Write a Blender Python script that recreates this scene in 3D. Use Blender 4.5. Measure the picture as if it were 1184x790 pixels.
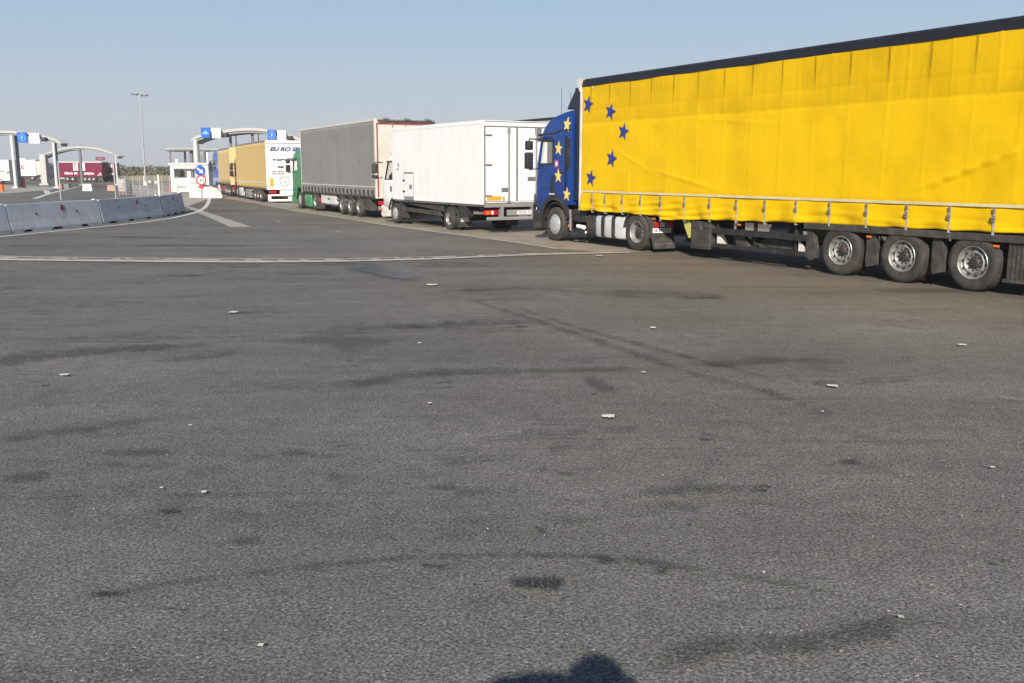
import bpy, bmesh, math, random
import numpy as np
from mathutils import Vector, Matrix, noise
R = math.radians
random.seed(7)
for o in list(bpy.data.objects): bpy.data.objects.remove(o)
C = bpy.context.scene.collection
SC = bpy.context.scene

# ------------------------------------------------------------ camera, sky, sun, exposure
CF, CP, CH = 1093.6, 0.1792, 1.87           # focal length (photo px), pitch down, height
cam = bpy.data.cameras.new('camera'); camo = bpy.data.objects.new('camera', cam); C.objects.link(camo)
camo.location = (0, 0, CH); camo.rotation_mode = 'QUATERNION'
cam.sensor_fit = 'HORIZONTAL'; cam.sensor_width = 36; cam.lens = 36*CF/1184
q = Matrix.Rotation(math.pi/2-CP, 3, 'X').to_quaternion() @ Matrix.Rotation(0.0014, 3, 'Z').to_quaternion()
camo.rotation_quaternion = q
cam.clip_start = 0.02; cam.clip_end = 4000
SC.camera = camo
HAZE = .0005
SUN_EL, SUN_AZ = 28.6, 6.5     # sun behind the camera, AZ degrees to the left of straight behind
w = bpy.data.worlds.new('World'); SC.world = w; w.use_nodes = True
nt = w.node_tree; nt.nodes.clear()
sky = nt.nodes.new('ShaderNodeTexSky'); sky.sky_type = 'NISHITA'; sky.sun_disc = False
sky.sun_elevation = R(SUN_EL); sky.sun_rotation = R(180+SUN_AZ)
sky.air_density = 1.0; sky.dust_density = 1.2; sky.ozone_density = 1.6; sky.altitude = 0
bg = nt.nodes.new('ShaderNodeBackground'); bg.inputs['Strength'].default_value = 0.11
wo = nt.nodes.new('ShaderNodeOutputWorld')
geo = nt.nodes.new('ShaderNodeTexCoord'); sxyz = nt.nodes.new('ShaderNodeSeparateXYZ'); nt.links.new(geo.outputs['Generated'], sxyz.inputs[0])
ramp = nt.nodes.new('ShaderNodeValToRGB'); nt.links.new(sxyz.outputs[2], ramp.inputs[0])   # hazy autumn sky, by elevation
cr = ramp.color_ramp; cr.elements[0].position = 0.; cr.elements[0].color = (.40,.405,.46,1); cr.elements[1].position = 1.; cr.elements[1].color = (.02,.045,.12,1)
for pos, col in ((.06,(.35,.395,.46)),(.17,(.262,.365,.49)),(.40,(.06,.11,.235))):
    e = cr.elements.new(pos); e.color = (*col, 1)
sc_ = nt.nodes.new('ShaderNodeVectorMath'); sc_.operation = 'SCALE'; sc_.inputs['Scale'].default_value = 1/0.11; nt.links.new(ramp.outputs[0], sc_.inputs[0])
mxs = nt.nodes.new('ShaderNodeMix'); mxs.data_type = 'RGBA'; mxs.inputs[0].default_value = .88
nt.links.new(sky.outputs[0], mxs.inputs[6]); nt.links.new(sc_.outputs[0], mxs.inputs[7]); nt.links.new(mxs.outputs[2], bg.inputs[0]); nt.links.new(bg.outputs[0], wo.inputs[0])
sun = bpy.data.lights.new('sun', 'SUN'); suno = bpy.data.objects.new('sun', sun); C.objects.link(suno)
sun.energy = 4.9; sun.angle = R(0.55); sun.color = (1.0, 0.92, 0.80)
sv = Vector((-math.sin(R(SUN_AZ))*math.cos(R(SUN_EL)), -math.cos(R(SUN_AZ))*math.cos(R(SUN_EL)), math.sin(R(SUN_EL))))
suno.rotation_euler = sv.to_track_quat('Z', 'Y').to_euler(); suno.location = (0, -20, 40)
SC.view_settings.view_transform = 'Standard'; SC.view_settings.look = 'None'
SC.view_settings.gamma = 1; SC.view_settings.use_curve_mapping = False
SC.view_settings.exposure = 0.45

# ------------------------------------------------------------ surveying helpers
def ray(x, y):
    u, v = x-592, y-395; c, s = math.cos(.0014), math.sin(.0014)
    u, v = c*u+s*v, -s*u+c*v
    return Vector((u, CF*math.cos(CP)-v*math.sin(CP), -CF*math.sin(CP)-v*math.cos(CP)))
def gp(x, y, z=0.0):
    d = ray(x, y); t = (z-CH)/d.z; return Vector((d.x*t, d.y*t, z))
def at(x, y, Y):
    d = ray(x, y); t = Y/d.y; return Vector((d.x*t, Y, CH+d.z*t))

# ------------------------------------------------------------ materials
def mat(name, col, rough=.6, metal=0., var=.08, scale=3., bump=0., bscale=40., coat=0., dirt=None, dirt_amt=0., dscale=2.5, stretch=(1,1,1), emit=None):
    m = bpy.data.materials.new(name); m.use_nodes = True; t = m.node_tree; n = t.nodes; l = t.links
    b = n['Principled BSDF']; b.inputs['Roughness'].default_value = rough; b.inputs['Metallic'].default_value = metal
    if coat: b.inputs['Coat Weight'].default_value = coat; b.inputs['Coat Roughness'].default_value = .12
    tc = n.new('ShaderNodeTexCoord'); mp = n.new('ShaderNodeMapping'); mp.inputs['Scale'].default_value = stretch
    l.new(tc.outputs['Object'], mp.inputs[0])
    ns = n.new('ShaderNodeTexNoise'); ns.inputs['Scale'].default_value = scale; ns.inputs['Detail'].default_value = 5
    l.new(mp.outputs[0], ns.inputs['Vector'])
    mr = n.new('ShaderNodeMapRange'); mr.inputs[1].default_value = .3; mr.inputs[2].default_value = .7
    mr.inputs[3].default_value = 1-var; mr.inputs[4].default_value = 1+var; l.new(ns.outputs[0], mr.inputs[0])
    vm = n.new('ShaderNodeVectorMath'); vm.operation = 'SCALE'; vm.inputs[0].default_value = col[:3]
    l.new(mr.outputs[0], vm.inputs['Scale']); out = vm.outputs[0]
    if dirt:
        n2 = n.new('ShaderNodeTexNoise'); n2.inputs['Scale'].default_value = dscale; n2.inputs['Detail'].default_value = 7; n2.inputs['Roughness'].default_value = .65
        l.new(mp.outputs[0], n2.inputs['Vector'])
        r2 = n.new('ShaderNodeMapRange'); r2.inputs[1].default_value = .45; r2.inputs[2].default_value = .75; r2.inputs[4].default_value = dirt_amt
        l.new(n2.outputs[0], r2.inputs[0]); mx = n.new('ShaderNodeMix'); mx.data_type = 'RGBA'
        l.new(r2.outputs[0], mx.inputs[0]); l.new(out, mx.inputs[6]); mx.inputs[7].default_value = (*dirt, 1); out = mx.outputs[2]
    l.new(out, b.inputs['Base Color'])
    if bump:
        n3 = n.new('ShaderNodeTexNoise'); n3.inputs['Scale'].default_value = bscale; n3.inputs['Detail'].default_value = 4; l.new(tc.outputs['Object'], n3.inputs['Vector'])
        bp = n.new('ShaderNodeBump'); bp.inputs['Strength'].default_value = bump; bp.inputs['Distance'].default_value = .01
        l.new(n3.outputs[0], bp.inputs['Height']); l.new(bp.outputs[0], b.inputs['Normal'])
    return m
M = {}
DUST = (.20, .165, .12)
M['cab_blue'] = mat('cab_blue', (.002, .040, .23), .38, var=.06, coat=.35, dirt=(.04,.06,.15), dirt_amt=.3)
M['cab_navy'] = mat('cab_navy', (.006, .010, .032), .4, var=.1, coat=.3)
M['black_plastic'] = mat('black_plastic', (.022, .022, .024), .55, var=.2, dirt=DUST, dirt_amt=.25, scale=5)
M['black_roof'] = mat('black_roof', (.012, .014, .022), .38, var=.2, stretch=(.3,1,1))
M['chassis'] = mat('chassis_paint', (.018, .018, .018), .6, var=.25, dirt=DUST, dirt_amt=.2, scale=6, dscale=5)
M['dusty_panel'] = mat('dusty_panel', (.040, .038, .035), .7, var=.2, dirt=DUST, dirt_amt=.36, scale=8, dscale=6)
M['tyre'] = mat('tyre_rubber', (.032, .030, .028), .85, var=.2, dirt=(.12,.10,.08), dirt_amt=.55, scale=9, bump=.4, bscale=60)
M['rim_steel'] = mat('rim_steel', (.36, .36, .355), .45, .5, var=.15, dirt=(.11,.09,.07), dirt_amt=.85, scale=12, dscale=9)
M['rim_cover'] = mat('rim_cover', (.52, .53, .54), .4, .4, var=.06, dirt=(.3,.28,.25), dirt_amt=.3)
M['hub_dark'] = mat('hub_dark', (.05, .04, .035), .6, .3, var=.3, scale=20, dirt=(.12,.06,.03), dirt_amt=.5)
M['aluminium'] = mat('aluminium', (.72, .73, .75), .35, .35, var=.05, dirt=(.4,.38,.35), dirt_amt=.4)
M['steel'] = mat('steel', (.33, .33, .33), .45, .6, var=.15)
M['strap_grey'] = mat('strap_grey', (.38, .35, .30), .7, var=.2, scale=20)
M['white_paint'] = mat('white_paint', (.80, .80, .80), .35, var=.02, coat=.2, dirt=(.58,.55,.50), dirt_amt=.25, stretch=(1,1,.35))
M['old_white'] = mat('old_white', (.66, .64, .60), .5, var=.08, dirt=(.36,.31,.25), dirt_amt=.5)
M['cream'] = mat('cream_paint', (.58, .55, .50), .5, var=.04, dirt=(.4,.36,.3), dirt_amt=.3)
M['red_line'] = mat('red_line', (.30, .035, .03), .5)
M['seal_grey'] = mat('seal_grey', (.17, .17, .17), .6)
M['light_red'] = mat('light_red', (.45, .01, .015), .25, coat=.5)
M['light_orange'] = mat('light_orange', (.75, .16, .02), .25, coat=.5)
M['light_clear'] = mat('light_clear', (.75, .75, .72), .2, coat=.5)
M['plate_white'] = mat('plate_white', (.72, .73, .75), .4)
M['ink'] = mat('ink', (.03, .03, .04), .6)
M['ink_blue'] = mat('ink_blue', (.06, .07, .20), .5)
M['letter_white'] = mat('letter_white', (.75, .75, .75), .5)
M['letter_grey'] = mat('letter_grey', (.24, .235, .23), .5)
M['orange_panel'] = mat('orange_panel', (.80, .36, .03), .45, dirt=(.6,.2,.05), dirt_amt=.3)
M['star_yellow'] = mat('star_yellow', (.80, .60, .15), .5, var=.05)
M['star_blue'] = mat('star_blue', (.022, .04, .24), .6, var=.08)
M['sticker_pink'] = mat('sticker_pink', (.50, .10, .20), .5)
M['green_cab'] = mat('green_cab', (.045, .24, .085), .4, var=.08, coat=.3)
M['maroon'] = mat('maroon_paint', (.17, .013, .05), .5, var=.1)
M['cab_royal'] = mat('cab_royal', (.003, .10, .50), .4, coat=.3)
M['cab_maroon'] = mat('cab_dark_red', (.16, .03, .03), .4, coat=.3)
M['cab_dark'] = mat('cab_dark', (.03, .03, .05), .4, coat=.3)
M['seat_fabric'] = mat('seat_fabric', (.05, .05, .06), .9)
M['interior'] = mat('interior', (.09, .09, .095), .9)
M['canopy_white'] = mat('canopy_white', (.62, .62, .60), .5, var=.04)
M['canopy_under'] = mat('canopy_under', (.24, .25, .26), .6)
M['post_white'] = mat('post_white', (.55, .56, .57), .5)
M['post_grey'] = mat('post_grey', (.16, .165, .18), .5)
M['galv'] = mat('galvanised', (.42, .43, .44), .45, .4, var=.12)
M['sign_blue'] = mat('sign_blue', (.004, .10, .50), .4, var=.03)
M['sign_blue_dark'] = mat('sign_blue_dark', (.01, .06, .42), .4, var=.03)
M['sign_light_blue'] = mat('sign_light_blue', (.18, .45, .85), .4, var=.03)
M['sign_white'] = mat('sign_white', (.78, .78, .76), .45, var=.03)
M['sign_red'] = mat('sign_red', (.55, .02, .03), .4, var=.03)
M['orange_plastic'] = mat('orange_plastic', (.72, .13, .02), .5, dirt=(.5,.2,.1), dirt_amt=.4)
M['pink_plastic'] = mat('faded_orange_plastic', (.50, .27, .20), .6, dirt=(.5,.3,.25), dirt_amt=.4)
M['booth_white'] = mat('booth_white', (.74, .74, .70), .5, dirt=(.5,.48,.44), dirt_amt=.3)
M['block_concrete'] = mat('block_concrete', (.46, .45, .43), .85, var=.12, dirt=(.3,.27,.22), dirt_amt=.5, bump=.5)
M['sack'] = mat('sack_cloth', (.48, .46, .42), .9, var=.2)
M['dark_glass'] = mat('dark_glass', (.03, .035, .04), .08, var=.02)
M['paper'] = mat('paper', (.62, .61, .58), .8)
M['skin'] = mat('skin', (.45, .24, .16), .55)
M['hair'] = mat('hair', (.03, .02, .015), .8)
M['denim'] = mat('denim', (.04, .06, .12), .9, bump=.3)
M['shirt'] = mat('shirt', (.12, .13, .16), .9)
M['yellow_strap'] = mat('yellow_plate', (.52, .50, .12), .6, dirt=DUST, dirt_amt=.4)

def glass_mat():
    m = bpy.data.materials.new('window_glass'); m.use_nodes = True; t = m.node_tree; n = t.nodes; n.clear()
    o = n.new('ShaderNodeOutputMaterial'); mx = n.new('ShaderNodeMixShader'); tr = n.new('ShaderNodeBsdfTransparent'); tr.inputs[0].default_value = (.97,.985,.975,1)
    g = n.new('ShaderNodeBsdfGlossy'); g.inputs['Roughness'].default_value = .02; fr = n.new('ShaderNodeFresnel'); fr.inputs[0].default_value = 1.5
    t.links.new(fr.outputs[0], mx.inputs[0]); t.links.new(tr.outputs[0], mx.inputs[1]); t.links.new(g.outputs[0], mx.inputs[2]); t.links.new(mx.outputs[0], o.inputs[0])
    return m
M['glass'] = glass_mat()

def curtain_mat(name, col, ribs=12., dirt=(.2,.13,.02), band=True, top=3.95, seam=.8, amt=.25):
    """tarpaulin: woven vertical ribs, welded seams, grime at the top"""
    m = bpy.data.materials.new(name); m.use_nodes = True; t = m.node_tree; n = t.nodes; l = t.links
    b = n['Principled BSDF']; b.inputs['Roughness'].default_value = .55; b.inputs['Specular IOR Level'].default_value = .22
    tc = n.new('ShaderNodeTexCoord'); sp = n.new('ShaderNodeSeparateXYZ'); l.new(tc.outputs['Object'], sp.inputs[0])
    def math_(op, a, b_=None, c=None, clamp=False):
        k = n.new('ShaderNodeMath'); k.operation = op; k.use_clamp = clamp
        for i, v in enumerate((a, b_, c)):
            if v is None: continue
            if isinstance(v, (int, float)): k.inputs[i].default_value = v
            else: l.new(v, k.inputs[i])
        return k.outputs[0]
    ns = n.new('ShaderNodeTexNoise'); ns.inputs['Scale'].default_value = 1.3; ns.inputs['Detail'].default_value = 6; l.new(tc.outputs['Object'], ns.inputs['Vector'])
    mp = n.new('ShaderNodeMapping'); mp.inputs['Scale'].default_value = (9, 1, .5); l.new(tc.outputs['Object'], mp.inputs[0])
    n2 = n.new('ShaderNodeTexNoise'); n2.inputs['Scale'].default_value = 1.6; n2.inputs['Detail'].default_value = 5; l.new(mp.outputs[0], n2.inputs['Vector'])
    # dark streak seams at the top, every `seam` metres
    ph = math_('ABSOLUTE', math_('SUBTRACT', math_('FRACT', math_('ADD', math_('DIVIDE', sp.outputs[0], seam), .5)), .5))
    line = math_('SMOOTH_MIN', 1., math_('MAXIMUM', math_('SUBTRACT', 1., math_('MULTIPLY', ph, seam/.035)), 0.), .01)
    topm = n.new('ShaderNodeMapRange'); topm.inputs[1].default_value = top-.75; topm.inputs[2].default_value = top-.25; l.new(sp.outputs[2], topm.inputs[0])
    streak = math_('MULTIPLY', math_('MULTIPLY', line, topm.outputs[0]), .85 if band else .0)
    # grime: noise, heavier in the band under the roof rail, soft line where the roof flap ends
    bandm = n.new('ShaderNodeMapRange'); bandm.inputs[1].default_value = top-.95; bandm.inputs[2].default_value = top-.88; l.new(sp.outputs[2], bandm.inputs[0])
    nm = n.new('ShaderNodeMapRange'); nm.inputs[1].default_value = .4; nm.inputs[2].default_value = .7; nm.inputs[4].default_value = amt*.42; l.new(n2.outputs[0], nm.inputs[0])
    nm2 = n.new('ShaderNodeMapRange'); nm2.inputs[1].default_value = .45; nm2.inputs[2].default_value = .75; nm2.inputs[4].default_value = amt; l.new(ns.outputs[0], nm2.inputs[0])
    g1 = math_('ADD', math_('MULTIPLY', nm.outputs[0], math_('ADD', math_('MULTIPLY', bandm.outputs[0], .8), .35)), nm2.outputs[0])
    g2 = math_('ADD', g1, math_('MULTIPLY', bandm.outputs[0], .13 if band else 0.))
    f = math_('ADD', g2, streak, clamp=True)
    mx = n.new('ShaderNodeMix'); mx.data_type = 'RGBA'; l.new(f, mx.inputs[0]); mx.inputs[6].default_value = (*col, 1); mx.inputs[7].default_value = (*dirt, 1)
    l.new(mx.outputs[2], b.inputs['Base Color'])
    wv = n.new('ShaderNodeTexWave'); wv.wave_type = 'BANDS'; wv.bands_direction = 'X'; wv.inputs['Scale'].default_value = ribs; wv.inputs['Distortion'].default_value = .6; l.new(tc.outputs['Object'], wv.inputs['Vector'])
    bp = n.new('ShaderNodeBump'); bp.inputs['Strength'].default_value = .25; bp.inputs['Distance'].default_value = .006; l.new(wv.outputs[0], bp.inputs['Height'])
    n4 = n.new('ShaderNodeTexNoise'); n4.inputs['Scale'].default_value = 5; n4.inputs['Detail'].default_value = 4; l.new(tc.outputs['Object'], n4.inputs['Vector'])
    b2 = n.new('ShaderNodeBump'); b2.inputs['Strength'].default_value = .3; b2.inputs['Distance'].default_value = .03; l.new(n4.outputs[0], b2.inputs['Height']); l.new(bp.outputs[0], b2.inputs['Normal'])
    l.new(b2.outputs[0], b.inputs['Normal'])
    return m
M['curtain_yellow'] = curtain_mat('curtain_yellow', (.76, .475, .0), dirt=(.32,.19,.0))
M['curtain_grey'] = curtain_mat('curtain_grey', (.25, .245, .24), dirt=(.12,.11,.10), band=False)
M['curtain_sand'] = curtain_mat('curtain_sand', (.64, .46, .17), dirt=(.46,.33,.15), band=False)
M['curtain_sand_pale'] = curtain_mat('curtain_sand_pale', (.66, .49, .22), dirt=(.50,.38,.20), band=False)
M['curtain_silver'] = curtain_mat('curtain_silver', (.36, .38, .42), dirt=(.24,.25,.28), band=False)
M['curtain_maroon'] = curtain_mat('curtain_maroon', (.17, .012, .05), dirt=(.10,.01,.03), band=False)
M['curtain_white'] = curtain_mat('curtain_white', (.74, .74, .72), dirt=(.5,.49,.46), band=False)

# ------------------------------------------------------------ object helpers
def tag(o, label=None, cat=None, group=None, kind=None):
    if label: o['label'] = label
    if cat: o['category'] = cat
    if group: o['group'] = group
    if kind: o['kind'] = kind
    return o
def empty(name, loc=(0,0,0), rz=0., label=None, cat=None, group=None):
    o = bpy.data.objects.new(name, None); C.objects.link(o); o.location = loc; o.rotation_euler = (0,0,rz); o.empty_display_size = .3
    return tag(o, label, cat, group)
class MB:
    def __init__(s): s.bm = bmesh.new()
    def quad(s, *p): s.bm.faces.new([s.bm.verts.new(v) for v in p]); return s
    def box(s, x0, x1, y0, y1, z0, z1, bev=0.):
        b = bmesh.new()
        v = [b.verts.new((x, y, z)) for x in (x0,x1) for y in (y0,y1) for z in (z0,z1)]
        for f in ((0,1,3,2),(4,6,7,5),(0,4,5,1),(2,3,7,6),(0,2,6,4),(1,5,7,3)): b.faces.new([v[i] for i in f])
        if bev: bmesh.ops.bevel(b, geom=b.edges[:], offset=bev, segments=2, affect='EDGES', profile=.5)
        s.merge(b); return s
    def merge(s, b, mtx=None):
        if mtx is not None: b.transform(mtx)
        me = bpy.data.meshes.new('t'); b.to_mesh(me); b.free(); s.bm.from_mesh(me); bpy.data.meshes.remove(me)
    def prism(s, pts, axis, a, b_, bev=0.):
        """pts: 2D polygon; axis 'x','y','z' extrusion from a to b_"""
        b = bmesh.new()
        def mk(p, c): return {'x':(c,p[0],p[1]), 'y':(p[0],c,p[1]), 'z':(p[0],p[1],c)}[axis]
        v0 = [b.verts.new(mk(p, a)) for p in pts]; v1 = [b.verts.new(mk(p, b_)) for p in pts]
        n = len(pts); b.faces.new(v0); b.faces.new(v1[::-1])
        for i in range(n): b.faces.new((v0[i], v1[i], v1[(i+1)%n], v0[(i+1)%n]))
        bmesh.ops.recalc_face_normals(b, faces=b.faces[:])
        if bev: bmesh.ops.bevel(b, geom=b.edges[:], offset=bev, segments=2, affect='EDGES', profile=.5)
        s.merge(b); return s
    def tube(s, pts, r, n=8, caps=True):
        b = bmesh.new(); rings = []; pts = [Vector(p) for p in pts]
        rr = r if isinstance(r, (list, tuple)) else [r]*len(pts)
        for i, p in enumerate(pts):
            d = (pts[min(i+1, len(pts)-1)]-pts[max(i-1, 0)]).normalized()
            u = d.cross(Vector((0,0,1)) if abs(d.z) < .95 else Vector((1,0,0))).normalized(); v = d.cross(u)
            rings.append([b.verts.new(p+(u*math.cos(k*2*math.pi/n)+v*math.sin(k*2*math.pi/n))*rr[i]) for k in range(n)])
        for i in range(len(rings)-1):
            for k in range(n): b.faces.new((rings[i][k], rings[i][(k+1)%n], rings[i+1][(k+1)%n], rings[i+1][k]))
        if caps: b.faces.new(rings[0]); b.faces.new(rings[-1][::-1])
        bmesh.ops.recalc_face_normals(b, faces=b.faces[:]); s.merge(b); return s
    def lathe(s, prof, n=32, mtx=None):
        """prof: (r, h) revolved around y (h along +y)"""
        b = bmesh.new(); rings = []
        for r, h in prof:
            rings.append([b.verts.new((r*math.cos(k*2*math.pi/n), h, r*math.sin(k*2*math.pi/n))) for k in range(n)])
        for i in range(len(rings)-1):
            for k in range(n): b.faces.new((rings[i][k], rings[i][(k+1)%n], rings[i+1][(k+1)%n], rings[i+1][k]))
        bmesh.ops.remove_doubles(b, verts=b.verts[:], dist=1e-5)
        bmesh.ops.recalc_face_normals(b, faces=b.faces[:]); s.merge(b, mtx); return s
    def build(s, name, m, parent=None, smooth=False, loc=None, angle=35):
        bmesh.ops.recalc_face_normals(s.bm, faces=s.bm.faces[:]) if not getattr(s, 'keepn', False) else None
        me = bpy.data.meshes.new(name); s.bm.to_mesh(me); s.bm.free()
        me.materials.append(M[m] if isinstance(m, str) else m)
        if smooth:
            for p in me.polygons: p.use_smooth = True
            me.set_sharp_from_angle(angle=R(angle))
        o = bpy.data.objects.new(name, me); C.objects.link(o)
        if parent: o.parent = parent
        if loc: o.location = loc
        return o
def copy_tree(o, parent=None):
    c = o.copy(); C.objects.link(c)
    if parent: c.parent = parent
    for ch in list(o.children): copy_tree(ch, c)
    return c
def text(body, size, m, parent, loc, rot=(0,0,0), name='lettering', shear=0., ext=.002, width=None, bold=0.):
    cu = bpy.data.curves.new('txt', 'FONT'); cu.body = body; cu.size = size; cu.extrude = ext; cu.shear = shear; cu.align_x = 'LEFT'; cu.offset = bold
    to = bpy.data.objects.new('txt', cu); C.objects.link(to); bpy.context.view_layer.update()
    me = bpy.data.meshes.new_from_object(to.evaluated_get(bpy.context.evaluated_depsgraph_get()))
    bpy.data.objects.remove(to); bpy.data.curves.remove(cu)
    if width:
        xs = [v.co.x for v in me.vertices]; k = width/(max(xs)-min(xs)); 
        for v in me.vertices: v.co.x *= k
    me.materials.clear(); me.materials.append(M[m]); o = bpy.data.objects.new(name, me); C.objects.link(o)
    o.parent = parent; o.location = loc; o.rotation_euler = rot
    return o
ROT_LEFT = (R(90), 0, R(180))      # text on a +y (left) face, reading towards -x
ROT_REAR = (R(90), 0, R(-90))      # text on a -x (rear) face, reading from the left side (+y) to the right side
def star_pts(cx, cz, r, rot=0., ratio=.42):
    return [(cx+(r if k%2==0 else r*ratio)*math.sin(rot+k*math.pi/5), cz+(r if k%2==0 else r*ratio)*math.cos(rot+k*math.pi/5)) for k in range(10)]

# ------------------------------------------------------------ setting: ground
def asphalt_mat():
    m = bpy.data.materials.new('asphalt'); m.use_nodes = True; t = m.node_tree; n = t.nodes; l = t.links
    b = n['Principled BSDF']; b.inputs['Roughness'].default_value = .82; b.inputs['Specular IOR Level'].default_value = .35
    tc = n.new('ShaderNodeTexCoord')
    def nz(scale, det, rough=.55, mapping=None):
        k = n.new('ShaderNodeTexNoise'); k.inputs['Scale'].default_value = scale; k.inputs['Detail'].default_value = det; k.inputs['Roughness'].default_value = rough
        if mapping:
            mp = n.new('ShaderNodeMapping'); mp.inputs['Scale'].default_value = mapping[0]; mp.inputs['Rotation'].default_value = (0,0,mapping[1]); l.new(tc.outputs['Object'], mp.inputs[0]); l.new(mp.outputs[0], k.inputs['Vector'])
        else: l.new(tc.outputs['Object'], k.inputs['Vector'])
        return k.outputs[0]
    def rng(v, a, b_, c, d):
        k = n.new('ShaderNodeMapRange'); 
        for i, x in enumerate((a, b_, c, d)): k.inputs[i+1].default_value = x
        l.new(v, k.inputs[0]); return k.outputs[0]
    def mul(a, b_):
        k = n.new('ShaderNodeMath'); k.operation = 'MULTIPLY'; l.new(a, k.inputs[0]); l.new(b_, k.inputs[1]); return k.outputs[0]
    fine = rng(nz(62, 3, .75), .34, .66, .35, 1.65)
    vo = n.new('ShaderNodeTexVoronoi'); vo.inputs['Scale'].default_value = 95; l.new(tc.outputs['Object'], vo.inputs['Vector'])
    vs = n.new('ShaderNodeSeparateColor'); l.new(vo.outputs['Color'], vs.inputs[0])
    speck = rng(vs.outputs[0], .0, 1., .62, 1.42)
    med = rng(nz(5, 5), .3, .7, .90, 1.10)
    big = rng(nz(.28, 6, .68), .32, .68, .80, 1.16)
    strk = rng(nz(.5, 6, .65, ((.22, 1.2, 1), R(-8))), .38, .66, 1.07, .78)
    patch = rng(nz(1.1, 6, .7), .56, .70, 1., .74)
    def spots(scale, rmax, share, dark, stretch, rot):
        mp = n.new('ShaderNodeMapping'); mp.inputs['Scale'].default_value = stretch; mp.inputs['Rotation'].default_value = (0,0,rot); l.new(tc.outputs['Object'], mp.inputs[0])
        wn = n.new('ShaderNodeTexNoise'); wn.inputs['Scale'].default_value = scale*4; wn.inputs['Detail'].default_value = 4; l.new(tc.outputs['Object'], wn.inputs['Vector'])
        ad = n.new('ShaderNodeVectorMath'); ad.operation = 'MULTIPLY_ADD'; l.new(wn.outputs[1], ad.inputs[0]); ad.inputs[1].default_value = (.35/scale,.35/scale,0); l.new(mp.outputs[0], ad.inputs[2])
        vo_ = n.new('ShaderNodeTexVoronoi'); vo_.inputs['Scale'].default_value = scale; l.new(ad.outputs[0], vo_.inputs['Vector'])
        se = n.new('ShaderNodeSeparateColor'); l.new(vo_.outputs['Color'], se.inputs[0])
        rad = rng(se.outputs[1], 1-share, 1., 0., rmax)
        df = n.new('ShaderNodeMath'); df.operation = 'SUBTRACT'; l.new(rad, df.inputs[0]); l.new(vo_.outputs['Distance'], df.inputs[1])
        return rng(df.outputs[0], 0., rmax*.35, 1., dark)
    sp1 = spots(1.3, .17, .42, .40, (1,1,1), 0); sp2 = spots(.42, .36, .42, .62, (.55,1.3,1), R(-10)); sp3 = spots(3.3, .15, .22, .5, (1,1,1), 0)
    thin = rng(nz(1., 7, .7, ((.16, 3.2, 1), R(-7))), .58, .70, 1., .66); thin2 = rng(nz(1., 7, .7, ((.2, 2.6, 1), R(14))), .60, .70, 1., .74)
    pale = rng(nz(2.3, 6, .75), .66, .74, 1., 1.25)
    v = mul(mul(mul(fine, speck), mul(med, big)), mul(mul(strk, patch), mul(mul(mul(sp1, sp2), mul(thin, thin2)), mul(sp3, pale))))
    hue = n.new('ShaderNodeMix'); hue.data_type = 'RGBA'; hue.inputs[6].default_value = (.157, .156, .147, 1); hue.inputs[7].default_value = (.162, .156, .142, 1)
    l.new(rng(nz(.12, 3), .4, .6, 0, 1), hue.inputs[0])
    # brown dust where lorries turn, beside and under the yellow trailer
    sp = n.new('ShaderNodeSeparateXYZ'); l.new(tc.outputs['Object'], sp.inputs[0])
    # signed distance to the line of trailer wheels
    D = Vector((math.cos(R(119.66)), math.sin(R(119.66)))); N_ = Vector((-D.y, D.x)); c0 = -(N_.x*5.9068+N_.y*17.0836)
    a1 = n.new('ShaderNodeMath'); a1.operation = 'MULTIPLY_ADD'; l.new(sp.outputs[0], a1.inputs[0]); a1.inputs[1].default_value = N_.x; a1.inputs[2].default_value = c0
    a2 = n.new('ShaderNodeMath'); a2.operation = 'MULTIPLY_ADD'; l.new(sp.outputs[1], a2.inputs[0]); a2.inputs[1].default_value = N_.y; l.new(a1.outputs[0], a2.inputs[2])
    nd = n.new('ShaderNodeMath'); nd.operation = 'MULTIPLY_ADD'; l.new(nz(.5, 5, .65), nd.inputs[0]); nd.inputs[1].default_value = 3.2; l.new(a2.outputs[0], nd.inputs[2])
    dust = rng(nd.outputs[0], 1.0, 6.0, .75, 0.)
    mx = n.new('ShaderNodeMix'); mx.data_type = 'RGBA'; l.new(dust, mx.inputs[0]); l.new(hue.outputs[2], mx.inputs[6]); mx.inputs[7].default_value = (.150, .122, .085, 1)
    sc = n.new('ShaderNodeVectorMath'); sc.operation = 'SCALE'; l.new(mx.outputs[2], sc.inputs[0]); l.new(v, sc.inputs['Scale'])
    l.new(sc.outputs[0], b.inputs['Base Color'])
    bp = n.new('ShaderNodeBump'); bp.inputs['Strength'].default_value = .55; bp.inputs['Distance'].default_value = .006
    l.new(mul(fine, speck), bp.inputs['Height']); l.new(bp.outputs[0], b.inputs['Normal'])
    return m
M['asphalt'] = asphalt_mat()
g = MB(); g.quad((-1500,-200,0), (1500,-200,0), (1500,2500,0), (-1500,2500,0)); g.build('ground', 'asphalt')['kind'] = 'structure'
def sheet(name, pts, z, m):
    s = MB(); s.quad(*[(p[0], p[1], z) for p in pts]); o = s.build(name, m); o['kind'] = 'structure'; return o
M['lane_concrete'] = mat('lane_concrete', (.27, .235, .185), .85, var=.16, scale=.8, dirt=(.10,.085,.065), dirt_amt=.6, dscale=.9, bump=.4, stretch=(1,1,1))
M['pale_concrete'] = mat('pale_concrete', (.38, .36, .32), .85, var=.15, scale=2, dirt=(.16,.15,.135), dirt_amt=.6, dscale=2)
M['drain_concrete'] = mat('drain_concrete', (.34, .32, .285), .85, var=.22, scale=3, dirt=(.10,.09,.08), dirt_amt=.7, dscale=3.5)
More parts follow.
